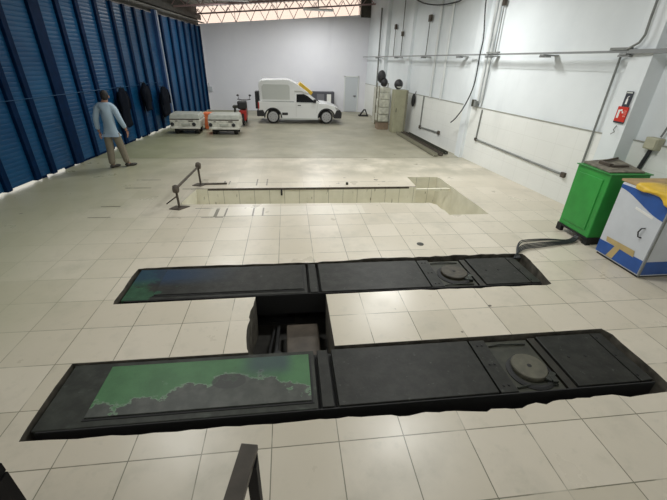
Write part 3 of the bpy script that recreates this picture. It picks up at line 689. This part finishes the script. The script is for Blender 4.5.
r = empty('wall_box', (wx(3.5)-.05, 3.5, 1.5), 'beige electrical box on the wall above the white cabinet', 'electrical box')
b = MB(); b.box(wx(3.5)-.13, wx(3.5)+.0, 3.40, 3.62, 1.42, 1.60); b.build('box_body', M['box_beige'], r, bevel=.01)
b = MB(); b.box(wx(3.5)-.14, wx(3.5)-.13, 3.42, 3.60, 1.44, 1.58); b.build('box_lid', M['box_beige'], r, bevel=.004)
r = empty('wall_outlet', (wx(8.76)-.04, 8.76, 1.6), 'small black outlet box at the wainscot top near the hanging cable', 'outlet')
b = MB(); b.box(6.97, 7.05, 8.74, 8.88, 1.50, 1.68); b.build('outlet_box', M['rust_dark'], r, bevel=.01)
b = MB(); b.box(6.96, 7.05, 8.62, 8.73, 1.5, 1.66); b.build('outlet_cover', M['pipe'], r, bevel=.006)
r = empty('hanging_bag', (wx(13)-.06, 13, 1.5), 'small black bag hanging on the far wainscot right of the olive cabinet', 'bag')
b = MB(); b.ball((wx(13.0)-.10, 13.0, 1.28), .07, .14, .24); b.build('bag_body', M['black'], r, smooth=True)
b = MB(); b.tube([(wx(13)-.03, 13.0, 1.60), (wx(13)-.07, 12.97, 1.5), (wx(13)-.09, 13.0, 1.42)], .012); b.build('strap', M['black'], r)
# fire-extinguisher sign on the pier
r = empty('extinguisher_sign', (7.21, 4.06, 2.0), 'black and red fire extinguisher sign on the white pier', 'sign')
X = 7.205
b = MB(); b.box(X-.006, X, 3.945, 4.075, 2.00, 2.235); b.build('black_plate', M['signblack'], r)
b = MB(); b.box(X-.008, X-.006, 3.995, 4.03, 2.04, 2.12); b.box(X-.008, X-.006, 4.004, 4.022, 2.12, 2.145); b.bar((X-.007, 4.018, 2.15), (X-.007, 3.988, 2.162), .002, .010); b.build('white_pictogram', M['paper'], r)
b = MB(); b.box(X-.008, X-.006, 3.955, 4.065, 2.205, 2.225); b.build('top_stripe', M['panel_grey'], r)
b = MB(); b.box(X-.010, X, 3.92, 4.125, 1.77, 2.0); b.build('red_plate', M['signred'], r)
b = MB(); b.box(X-.012, X-.010, 4.06, 4.10, 1.82, 1.95); b.box(X-.012, X-.010, 4.02, 4.06, 1.93, 1.96); b.box(X-.012, X-.010, 3.995, 4.02, 1.90, 1.93); b.build('white_pictogram', M['paper'], r)
b = MB(); 
for (z, t) in ((1.94, .012), (1.915, .008), (1.895, .008), (1.86, .02)): b.box(X-.012, X-.010, 3.935, 3.985, z-t/2, z+t/2)
b.build('notice_lines', mat('sign_pink', (.7, .3, .25), .5), r)
b = MB(); b.box(X-.010, X, 3.92, 4.125, 1.745, 1.77); b.build('lower_stripe', M['signblack'], r)
r = empty('extinguisher_hook', (7.2, 4.05, 1.65), 'small bare wall hook below the red sign', 'hook')
b = MB(); b.tube([(7.21, 4.04, 1.70), (7.17, 4.03, 1.64), (7.20, 4.03, 1.60), (7.17, 4.06, 1.56)], .008); b.build('hook_wire', M['pipe'], r)
# loose cable hanging down the wall, and one looped high up
def cable(name, label, pts, rad):
    sm = []
    for i in range(len(pts)-1):
        p0, p1, p2, p3 = [Vector(pts[max(0, min(len(pts)-1, j))]) for j in (i-1, i, i+1, i+2)]
        for t in (0, .2, .4, .6, .8): sm.append(.5*((2*p1)+(-p0+p2)*t+(2*p0-5*p1+4*p2-p3)*t*t+(-p0+3*p1-3*p2+p3)*t**3))
    sm.append(Vector(pts[-1])); b = MB(); b.tube(sm, rad, 6); return tag(b.build(name, M['cable'], None, smooth=True), label, 'cable')
cable('hanging_cable', 'loose dark cable hanging down the right wall from the top of the photo', [(6.7, 8.66, 5.1), (6.7, 8.61, 4.0), (6.68, 8.33, 3.2), (6.67, 8.32, 2.8), (6.7, 8.39, 2.08), (6.7, 8.70, 1.54), (6.72, 9.15, 1.16), (6.75, 9.55, .95)], .018)
cable('looped_cable', 'dark cable sagging in a loop at the top of the right wall', [(6.35, 14.4, 5.0), (6.5, 13.4, 4.55), (6.65, 12.2, 4.30), (6.75, 10.9, 4.2), (6.8, 10.2, 4.28), (6.85, 9.7, 4.9)], .022)

# ------------------------------------------------------------------ far right: cabinets and bits
r = empty('tall_cabinet', (6.15, 13.45, 0), 'tall olive steel cabinet against the right wall', 'cabinet')
b = MB(); b.box(5.92, 6.42, 13.2, 13.70, 0, 1.62); b.build('body', M['olive'], r, bevel=.01)
b = MB(); b.box(6.36, 6.44, 13.19, 13.72, 0, 1.61); b.build('side_strip', M['olive_dark'], r)
b = MB(); b.box(6.0, 6.02, 13.185, 13.2, .8, .95); b.build('handle', M['plastic'], r)
r = empty('wrapped_stack', (5.7, 14.2, .32), 'bulky pale wrapped stack of goods left of the olive cabinet', 'stack')
rr = random.Random(3)
for k, (z0, z1) in enumerate([(.33, .62), (.62, .9), (.9, 1.2), (1.2, 1.45), (1.45, 1.66)]):
    j = [rr.uniform(-.03, .03) for _ in range(4)]
    b = MB(); b.box(5.50+j[0], 5.92, 13.95+j[1], 14.6, z0, z1-.01); b.build('bundle', M['wrap'], r, bevel=.03, seg=3)
b = MB(); b.box(5.46, 5.96, 13.93, 14.62, .31, .335); b.box(5.44, 5.47, 13.95, 14.0, .3, 1.72); b.build('rack', M['olive_dark'], r)
b = MB(); b.box(5.50, 5.96, 13.98, 14.5, 0, .30); o = b.build('cardboard_box', M['carton'], None, bevel=.008); tag(o, 'brown cardboard box on the floor below the wrapped stack', 'box')
b = MB(); b.box(5.50, 6.0, 15.0, 16.2, 0, 1.75); 
r = empty('storage_rack', (5.9, 16, 0), 'pale storage rack behind the wrapped stack by the right wall', 'rack')
b.b.free(); b = MB(); b.box(5.72, 6.22, 15.6, 16.2, .0, 1.55); b.build('rack_box', M['wainscot2'] if 'wainscot2' in M else mat('rack_cream', (.50, .49, .42), .6, noise=.2), r, bevel=.01)
b = MB(); b.box(5.70, 5.74, 15.58, 15.62, 0, 1.75); b.box(6.2, 6.24, 15.58, 15.62, 0, 1.75); b.build('upright', M['olive_dark'], r)
def helmet(name, label, c, s, tilt):
    r = empty(name, c, label, 'helmet'); b = MB()
    b.T = Matrix.Translation(c) @ Matrix.Rotation(tilt, 4, 'X')
    b.ball((0, 0, 0), s, s*1.15, s*1.05, 18); b.build('shell', M['plastic'], r, smooth=True)
    b = MB(); b.T = Matrix.Translation(c) @ Matrix.Rotation(tilt, 4, 'X'); b.ball((0, -s*.35, -s*.05), s*.8, s*.88, s*.45, 14); b.build('visor', M['panel_grey'], r, smooth=True)
b = MB(); b.ball((5.55, 14.2, 2.04), .17, .17, .24, 16, .02, rnd); b.ball((5.66, 14.1, 1.83), .15, .15, .16, 14, .02, rnd)
tag(b.build('black_bag', M['plastic'], None, smooth=True), 'tall black bag standing on top of the wrapped stack', 'bag')
helmet('helmet', 'black helmet with pale visor lying on the olive cabinet', (6.08, 13.45, 1.81), .17, .5)
r = empty('floor_clutter', (5.8, 18.3, 0), 'low black metal bracket lying on the floor near the far door', 'metal bracket')
b = MB(); b.box(5.45, 5.95, 18.1, 18.4, 0, .06); b.bar((5.5, 18.2, .05), (5.75, 18.25, .34), .08, .05); b.bar((5.9, 18.2, .05), (5.78, 18.25, .34), .06, .05); b.build('bracket_frame', M['black'], r)
for k, (a, c, m_) in enumerate([((6.10, 13.0), (6.22, 9.05), 'olive_dark'), ((6.30, 13.0), (6.42, 9.10), 'rust'), ((6.5, 12.9), (6.66, 9.3), 'rust_dark')]):
    b = MB(); b.bar((a[0], a[1], .035), (c[0], c[1], .035), .12, .03); b.bar((a[0]-.05, a[1], .075), (c[0]-.05, c[1], .075), .015, .05); b.bar((a[0]+.05, a[1], .075), (c[0]+.05, c[1], .075), .015, .05)
    tag(b.build('steel_channel', M[m_]), ['long olive steel channel on the floor, outermost from the right wall', 'long rusty steel channel on the floor, middle of the three by the wall', 'long dark steel channel on the floor, closest to the right wall'][k], 'steel channel')
# back wall clutter
r = empty('low_cabinet', (3.6, 19.6, 0), 'dark low cabinet against the back wall behind the pickup bonnet', 'cabinet')
b = MB(); b.box(2.9, 4.26, 19.45, 19.98, 0, 1.06); b.build('body', mat('dark_furniture', (.07, .07, .085), .5), r, bevel=.01)
b = MB(); b.box(3.85, 4.08, 19.44, 19.45, .45, .95); b.build('white_notice', M['paper'], r)
b = MB(); b.box(3.3, 3.7, 19.44, 19.45, .45, .95); b.build('grey_drawer', mat('drawer_grey', (.16, .16, .18), .5), r)
r = empty('low_bench', (-.7, 18.5, 0), 'dark low bench at the back wall left of the motorcycle', 'bench')
b = MB(); b.box(-1.1, -.48, 18.3, 18.8, .30, .40); b.build('seat', M['rust_dark'], r)
for x in (-1.05, -.58): b = MB(); b.box(x, x+.06, 18.34, 18.76, 0, .30); b.build('leg', M['rust_dark'], r)
r = empty('wall_switch_box', (-2.4, 19.95, 1.1), 'small grey box on the back wall beside the gate end', 'switch box')
b = MB(); b.box(-2.52, -2.30, 19.90, 20.0, .95, 1.18); b.build('box_body', M['door'], r, bevel=.01)
b = MB(); b.tube([(-2.45, 19.96, 1.18), (-2.47, 19.96, 1.35)], .01); b.build('lead', M['pipe'], r)

# ------------------------------------------------------------------ white pickup with canopy
Y0, Y1 = 15.38, 16.95
r = empty('pickup_van', (2.3, 16.1, 0), 'white pickup with a tall white canopy box parked at the back wall', 'pickup truck')
def arc(cx, cz, rad, a0, a1, n=10): return [(cx+rad*math.cos(a0+(a1-a0)*i/n), cz+rad*math.sin(a0+(a1-a0)*i/n)) for i in range(n+1)]
body = [(.44, .34), (.42, .60), (.44, .92), (2.05, .90), (3.02, .87), (3.40, .85), (3.74, .79), (3.96, .68), (4.06, .52), (4.07, .30)] + arc(3.43, .27, .36, -.15, PI+.15) [:] + [(3.03, .20), (1.44, .20)] + arc(1.04, .27, .36, -.15, PI+.15) + [(.66, .28)]
b = MB(); b.prism_y(body, Y0, Y1); b.build('body_shell', M['white'], r, bevel=.035, seg=3)
can = [(.50, .92), (.46, 1.55), (.50, 1.70), (.60, 1.765), (1.60, 1.80), (1.80, 1.775), (2.14, 1.63), (2.66, 1.27), (2.50, 1.26), (2.30, 1.34), (2.02, 1.34), (2.02, .92)]
b = MB(); b.prism_y(can, Y0+.05, Y1-.05); cn = b.build('canopy_box', M['white'], r, bevel=.04, seg=3)
b = MB(); b.prism_y([(.62, 1.0), (.60, 1.50), (.68, 1.60), (1.74, 1.60), (1.80, 1.52), (1.80, 1.0)], Y0+.040, Y0+.052); b.build('side_panel', M['panel_grey'], cn, bevel=.004)
cab = [(1.98, .88), (1.98, 1.42), (2.40, 1.40), (2.56, 1.33), (3.14, .86)]
b = MB(); b.hull8([(p[0], Y0+.04+(p[1]-.88)*.22, p[1]) for p in cab], [(p[0], Y1-.04-(p[1]-.88)*.22, p[1]) for p in cab]); cb = b.build('cab', M['white'], r, bevel=.03, seg=3)
sw = [(2.09, .90), (2.10, 1.22), (2.42, 1.23), (2.60, 1.15), (2.97, .89)]
b = MB(); b.hull8([(p[0], Y0+.028+(p[1]-.88)*.22, p[1]) for p in sw], [(p[0], Y0+.06+(p[1]-.88)*.22, p[1]) for p in sw]); b.build('side_window', M['glass'], cb)
d_ = Vector((.58, 0, -.47)).normalized(); nrm = Vector((.47, 0, .58)).normalized()
ws = [Vector((2.62, 0, 1.285)), Vector((3.10, 0, .90))]
b = MB(); lo = [(ws[0].x, Y0+.20, ws[0].z), (ws[0].x, Y1-.20, ws[0].z), (ws[1].x, Y1-.10, ws[1].z), (ws[1].x, Y0+.10, ws[1].z)]; b.hull8(lo, [(Vector(p)+nrm*.015) for p in lo]); b.build('windscreen', M['glass'], cb)
b = MB(); lo = [(2.20, Y0+.10, 1.59), (2.20, Y1-.5, 1.59), (2.74, Y1-.5, 1.20), (2.74, Y0+.10, 1.20)]; b.hull8(lo, [(Vector(p)+nrm*.13) for p in lo]); b.build('yellow_roof_board', M['yellow'], r)
b = MB(); b.prism_y([(2.10, .885), (2.98, .865), (2.98, .845), (2.10, .865)], Y0-.004, Y0+.01)
b.box(2.06, 2.075, Y0-.003, Y0+.01, .30, .88); b.prism_y([(3.02, .86), (3.035, .86), (2.99, .45), (2.975, .45)], Y0-.003, Y0+.01); b.build('door_seam', M['panel_grey'], r)
b = MB(); b.box(2.14, 2.28, Y0-.02, Y0, .76, .79); b.build('door_handle', M['plastic'], r)
b = MB(); b.box(1.44, 1.70, Y0-.006, Y0+.01, .36, .47); b.build('side_vent', M['plastic'], r, bevel=.01)
b = MB(); b.prism_y([(.34, .30), (.34, .55), (.62, .57), (.68, .45), (.66, .30)], Y0-.015, Y1+.015); b.build('rear_bumper', M['plastic'], r, bevel=.03)
b = MB(); b.prism_y([(4.12, .24), (4.13, .48), (4.05, .60), (3.88, .60), (3.80, .42), (3.80, .24)], Y0-.015, Y1+.015); b.build('front_bumper', M['plastic'], r, bevel=.03)
b = MB(); b.prism_y([(1.40, .18), (3.06, .18), (3.06, .23), (1.40, .25)], Y0-.01, Y0+.03); b.build('sill', M['panel_grey'], r)
b = MB(); b.prism_y([(3.86, .62), (3.80, .72), (3.93, .69), (4.03, .60)], Y0-.008, Y0+.2); b.build('headlamp', M['rim'], r)
b = MB(); b.box(.41, .46, Y0-.005, Y0+.14, .62, .88); b.build('tail_lamp', M['red'], r)
b = MB(); b.box(2.84, 2.96, Y0-.16, Y0-.0, .92, 1.04); b.build('wing_mirror', M['plastic'], r, bevel=.02)
for x in (1.04, 3.43):
    b = MB(); n = 16; A = arc(x, .27, .40, -.05, PI+.05, n); B = arc(x, .27, .345, -.05, PI+.05, n)
    for i in range(n): b.hull8([(A[i][0], Y0-.02, A[i][1]), (A[i+1][0], Y0-.02, A[i+1][1]), (B[i+1][0], Y0-.02, B[i+1][1]), (B[i][0], Y0-.02, B[i][1])], [(A[i][0], Y0+.05, A[i][1]), (A[i+1][0], Y0+.05, A[i+1][1]), (B[i+1][0], Y0+.05, B[i+1][1]), (B[i][0], Y0+.05, B[i][1])])
    b.build('arch_trim', M['plastic'], r)
    for yy, sgn in ((Y0+.02, 1), (Y1-.02, -1)):
        b = MB(); b.lathe((x, yy, .285), [(.19, 0), (.265, .0), (.285, .03*sgn), (.285, .15*sgn), (.265, .18*sgn), (.19, .18*sgn)], 'Y', 28); wh = b.build('tyre', M['black'], r, smooth=False)
        b = MB(); b.lathe((x, yy, .285), [(.215, .02*sgn), (.215, -.004*sgn), (.20, -.010*sgn), (.06, -.014*sgn), (.05, -.02*sgn), (.001, -.02*sgn)], 'Y', 28); b.build('rim', M['rim'], wh)
        b = MB()
        for k in range(8):
            a = k*PI/4; b.lathe((x+.125*math.cos(a), yy-.016*sgn, .285+.125*math.sin(a)), [(.014, 0), (.014, .012*sgn), (.001, .012*sgn)], 'Y', 8)
        b.build('rim_holes', M['plastic'], wh)
b = MB(); b.box(.28, .44, Y0+.25, Y0+.75, .58, 1.30); b.build('rear_ladder_rack', M['plastic'], r, bevel=.03)

# ------------------------------------------------------------------ white carts
def cart(label, x0, wd, y0):
    r = empty('service_cart', (x0+wd/2, y0+.6, 0), label, 'cart'); r['group'] = 'white service carts by the gate'
    b = MB(); x1 = x0+wd
    b.hull8([(x0+.03, y0+.04, .22), (x1-.03, y0+.04, .22), (x1-.03, y0+.85, .22), (x0+.03, y0+.85, .22)], [(x0+.0, y0, .52), (x1, y0, .52), (x1, y0+.9, .52), (x0, y0+.9, .52)]); b.build('body', M['cart'], r, bevel=.04, seg=3)
    b = MB(); b.hull8([(x0, y0+.02, .53), (x1, y0+.02, .53), (x1, y0+.88, .53), (x0, y0+.88, .53)], [(x0+.04, y0+.07, .70), (x1-.05, y0+.07, .70), (x1-.05, y0+.85, .71), (x0+.04, y0+.85, .71)]); b.build('lid', M['cart_lid'], r, bevel=.03, seg=3)
    b = MB(); b.box(x0+.04, x1-.04, y0+.0, y0+.04, .515, .54); b.build('lid_gap', M['rust'], r)
    b = MB(); b.box(x0+.03, x1-.03, y0-.05, y0+.05, .20, .27); b.build('bumper', M['cart'], r, bevel=.02)
    for x in (x0+.10, x1-.24):
        b = MB(); b.lathe((x, y0+.01, .36), [(.065, .02), (.065, -.01), (.05, -.03), (.001, -.035)], 'Y', 18); lp = b.build('lamp', M['plastic'], r)
        b = MB(); b.lathe((x, y0+.012, .36), [(.08, .02), (.08, -.006), (.066, -.012), (.066, .0)], 'Y', 18); b.build('lamp_rim', M['cart_lid'], lp)
    b = MB(); b.box(x0+.22, x0+.30, y0-.002, y0+.02, .455, .485); b.box(x1-.42, x1-.26, y0-.002, y0+.02, .455, .49); b.build('latch', M['rust'], r)
    b = MB(); b.box(x0+.42, x0+.72, y0-.01, y0+.03, .32, .39); b.build('plate', M['cart_lid'], r)
    b = MB(); b.box(x0+.16, x1-.16, y0+.1, y0+.85, .12, .24); b.build('chassis', M['plastic'], r)
    for x in (x0+.12, x1-.26):
        for y in (y0+.14, y0+.65):
            b = MB(); b.lathe((x, y+.08, .13), [(.06, 0), (.12, .0), (.13, .02), (.13, .12), (.12, .14), (.06, .14)], 'X', 20); wl = b.build('wheel', M['black'], r)
            b = MB(); b.lathe((x, y+.08, .13), [(.055, .01), (.055, .13), (.001, .13)], 'X', 14); b.build('hub', M['rim'], wl)
    return r
cart('white flat-topped service cart with round lamps, nearest the blue gate', -2.60, 1.10, 12.55)
cart('white flat-topped service cart with round lamps, nearer to the pickup', -1.23, 1.16, 12.45)
r = empty('orange_crate', (-1.5, 13.97, 0), 'small orange crate standing between and behind the two white carts', 'crate')
b = MB(); b.box(-1.62, -1.28, 13.75, 14.2, 0.0, .54); b.build('crate_body', M['orange'], r, bevel=.02)
b = MB(); b.box(-1.64, -1.26, 13.73, 14.22, .54, .60); b.build('crate_rim', M['orange'], r, bevel=.01)

# ------------------------------------------------------------------ motorcycle
r = empty('motorcycle', (-.19, 15.3, 0), 'red and black motorcycle parked behind the pickup, seen end on', 'motorcycle')
mx_ = -.19
for y in (14.75, 15.85):
    b = MB(); b.lathe((mx_-.045, y, .27), [(.20, 0), (.255, .01), (.27, .045), (.255, .08), (.20, .09)], 'X', 24); b.build('tyre', M['black'], r)
    b = MB(); b.lathe((mx_-.03, y, .27), [(.19, 0), (.20, .03), (.19, .06), (.03, .05)], 'X', 20); b.build('wheel_rim', M['rim'], r)
b = MB(); b.hull8([(mx_-.12, 14.66, .20), (mx_+.12, 14.66, .20), (mx_+.12, 15.4, .28), (mx_-.12, 15.4, .28)], [(mx_-.15, 14.60, .62), (mx_+.15, 14.60, .62), (mx_+.10, 15.4, .66), (mx_-.10, 15.4, .66)]); b.build('red_fairing', M['red'], r, bevel=.03)
b = MB(); b.ball((mx_, 15.4, .72), .12, .24, .11); b.build('fuel_tank', M['plastic'], r, smooth=True)
b = MB(); b.ball((mx_, 15.05, .74), .14, .32, .08); b.build('seat', M['plastic'], r, smooth=True)
b = MB(); b.box(mx_-.20, mx_+.17, 14.62, 14.95, .66, .98); b.build('tail_box', M['plastic'], r, bevel=.06, seg=3)
b = MB(); b.tube([(mx_-.07, 15.85, .27), (mx_-.07, 15.65, .9)], .025); b.tube([(mx_+.07, 15.85, .27), (mx_+.07, 15.65, .9)], .025); b.build('fork', M['rim'], r)
b = MB(); b.tube([(mx_-.28, 15.5, .98), (mx_-.12, 15.62, .94), (mx_+.12, 15.62, .94), (mx_+.28, 15.5, .98)], .018); b.build('handlebar', M['plastic'], r)
for s_ in (-1, 1):
    b = MB(); b.tube([(mx_+s_*.22, 15.55, .97), (mx_+s_*.25, 15.55, 1.10)], .009); b.ball((mx_+s_*.26, 15.55, 1.13), .055, .02, .04, 12); b.build('mirror', M['plastic'], r)
b = MB(); b.tube([(mx_-.02, 15.2, .3), (mx_-.2, 15.22, .02)], .014); b.build('side_stand', M['rim'], r)
b = MB(); b.box(mx_-.10, mx_+.10, 15.42, 15.6, .22, .42); b.build('engine', M['rust'], r, bevel=.03)

# ------------------------------------------------------------------ the man
def skin_mesh(name, verts, edges, radii, m, parent, root=0, lvl=2):
    me = bpy.data.meshes.new(name); me.from_pydata([Vector(v) for v in verts], edges, [])
    o = bpy.data.objects.new(name, me); COL.objects.link(o)
    o.modifiers.new('skin', 'SKIN').use_smooth_shade = True
    sv = me.skin_vertices[0].data
    for i, rr_ in enumerate(radii): sv[i].radius = rr_ if isinstance(rr_, tuple) else (rr_, rr_); sv[i].use_root = (i == root)
    ss = o.modifiers.new('sub', 'SUBSURF'); ss.levels = lvl; ss.render_levels = lvl
    dg = bpy.context.evaluated_depsgraph_get(); dg.update()
    nm = bpy.data.meshes.new_from_object(o.evaluated_get(dg)); o.modifiers.clear(); o.data = nm; nm.name = name
    nm.transform(WM[parent.name].inverted()); nm.materials.clear(); nm.materials.append(m)
    for p in nm.polygons: p.use_smooth = True
    o.parent = parent; WM[o.name] = WM[parent.name]; return o
PX, PY = -2.60, 7.93
man = empty('person', (PX, PY, 0), 'man standing with his back turned, pale blue shirt, khaki trousers, dark shoes', 'person')
hipz = .90
V_ = [(-2.62, 7.95, .92), (-2.61, 7.96, 1.12), (-2.61, 7.94, 1.34), (-2.60, 7.95, 1.47), (-2.59, 7.97, 1.56),        # pelvis waist chest neckbase neck
      (-2.58, 7.99, 1.64), (-2.57, 8.0, 1.72),                                                                        # head lower, crown
      (-2.79, 7.95, 1.43), (-2.86, 7.91, 1.16), (-2.90, 7.97, .92), (-2.91, 8.0, .84),                               # left arm
      (-2.43, 7.96, 1.43), (-2.34, 7.92, 1.17), (-2.30, 8.03, .95), (-2.29, 8.06, .87),                              # right arm
      (-2.71, 7.95, .84), (-2.72, 7.93, .48), (-2.73, 7.86, .09), (-2.74, 7.97, .035),                                # left leg
      (-2.53, 7.96, .84), (-2.49, 8.03, .48), (-2.44, 8.03, .09), (-2.42, 8.15, .035)]
E_ = [(0, 1), (1, 2), (2, 3), (3, 4), (4, 5), (5, 6), (3, 7), (7, 8), (8, 9), (9, 10), (3, 11), (11, 12), (12, 13), (13, 14), (0, 15), (15, 16), (16, 17), (17, 18), (0, 19), (19, 20), (20, 21), (21, 22)]
Rr = [(.09, .07), (.09, .07), (.10, .07), (.07, .055), .052, (.080, .088), (.070, .082), .036, .034, .028, .030, .036, .034, .028, .030, .07, .05, .038, .035, .07, .05, .038, .035]
skin_mesh('body', V_, E_, Rr, M['skin'], man)
# hands: palm and fingers, kept as continuous fingers under the body
for hx, hy, hz, s in ((-2.915, 8.01, .83, 1), (-2.285, 8.07, .86, -1)):
    vs_ = [(hx, hy, hz), (hx, hy, hz-.05)]; es = [(0, 1)]; rs = [.026, .030]
    for k, (dy, ln) in enumerate(((-.03, .068), (-.01, .080), (.01, .075), (.03, .058))):
        i = len(vs_); vs_ += [(hx, hy+dy, hz-.075), (hx+s*.008, hy+dy, hz-.075-ln*.5), (hx+s*.022, hy+dy, hz-.075-ln)]; es += [(1, i), (i, i+1), (i+1, i+2)]; rs += [.010, .009, .007]
    i = len(vs_); vs_ += [(hx+s*.01, hy+.04, hz-.035), (hx+s*.02, hy+.055, hz-.07)]; es += [(0, i), (i, i+1)]; rs += [.011, .009]
    skin_mesh('hand', vs_, es, rs, M['skin'], man, lvl=1)
# shirt: torso plus long sleeves, loose hem
Vs = [(-2.62, 7.95, .92), (-2.61, 7.96, 1.12), (-2.61, 7.94, 1.33), (-2.60, 7.95, 1.46), (-2.59, 7.965, 1.525), (-2.79, 7.95, 1.42), (-2.87, 7.91, 1.16), (-2.905, 7.97, .91), (-2.43, 7.96, 1.42), (-2.335, 7.92, 1.17), (-2.295, 8.03, .94), (-2.62, 7.95, .77), (-2.71, 7.95, 1.45), (-2.51, 7.955, 1.45)]
Es = [(11, 0), (0, 1), (1, 2), (2, 3), (3, 4), (3, 12), (12, 5), (5, 6), (6, 7), (3, 13), (13, 8), (8, 9), (9, 10)]
Rs = [(.185, .13), (.19, .13), (.205, .135), (.12, .10), (.066, .066), .085, .068, .052, .085, .068, .052, (.165, .12), .10, .10]
skin_mesh('shirt', Vs, Es, Rs, M['shirt'], man, root=0)
Vt = [(-2.62, 7.95, .90), (-2.71, 7.95, .82), (-2.72, 7.93, .48), (-2.735, 7.86, .07), (-2.53, 7.96, .82), (-2.49, 8.03, .48), (-2.435, 8.03, .07)]
Et = [(0, 1), (1, 2), (2, 3), (0, 4), (4, 5), (5, 6)]
skin_mesh('trousers', Vt, Et, [(.11, .085), .108, .092, .074, .108, .092, .074], M['trouser'], man)
for (fx, fy, hd) in ((-2.74, 7.86, .05), (-2.44, 8.03, -.35)):
    b = MB(); b.T = Matrix.Translation((fx, fy, 0)) @ Matrix.Rotation(hd-.6, 4, 'Z')
    b.ball((0, .0, .045), .048, .065, .045, 14); b.ball((0, .12, .035), .050, .11, .035, 14); b.build('shoe', M['shoe'], man, smooth=True)
b = MB(); b.ball((-2.575, 7.985, 1.70), .088, .098, .10, 16); b.ball((-2.575, 7.965, 1.655), .080, .085, .085, 14); b.build('hair', M['hair'], man, smooth=True)
b = MB()
for s in (-1, 1): b.ball((-2.575+s*.088, 8.0, 1.655), .012, .022, .032, 10)
b.build('ears', M['skin'], man, smooth=True)
b = MB(); b.ball((-2.57, 8.095, 1.66), .012, .02, .025, 10); b.build('nose', M['skin'], man, smooth=True)
b = MB()
for s in (-1, 1): b.ball((-2.57+s*.030, 8.076, 1.685), .012, .008, .007, 8)
b.build('eyes', M['paper'], man, smooth=True)
b = MB(); b.ball((-2.57, 8.078, 1.615), .024, .008, .006, 8); b.build('mouth', M['red'], man, smooth=True)

# ------------------------------------------------------------------ near handrails of the stair the photo is taken from
r = empty('handrail', (1.55, -.8, 0), 'brown steel handrail end with its dark post at the bottom of the photo', 'handrail')
b = MB(); b.bar((1.505, -.77, 1.185), (1.21, -2.3, 1.185), .066, .030, (0, 0, 1)); b.build('top_rail', M['rail'], r, bevel=.003)
b = MB(); b.box(1.495, 1.535, -.85, -.79, 0, 1.17); b.build('post', M['rail_dark'], r)
b = MB(); b.box(1.46, 1.60, -.88, -.76, 0, .012); b.build('foot_plate', M['rail_dark'], r)
r = empty('handrail', (.6, -.78, 0), 'black handrail end with its post in the bottom left corner of the photo', 'handrail')
b = MB(); b.bar((.635, -.785, 1.2), (-.9, -.80, 1.2), .030, .045); b.build('top_rail', M['rail_dark'], r, bevel=.003)
b = MB(); b.box(.58, .64, -.81, -.775, 0, 1.175); b.build('post', M['rail_dark'], r)
b = MB(); b.box(-.85, .58, -.80, -.785, .1, 1.17); b.build('infill_sheet', M['rail_dark'], r)
b = MB(); b.box(.52, .68, -.88, -.76, 0, .012); b.build('foot_plate', M['rail_dark'], r)
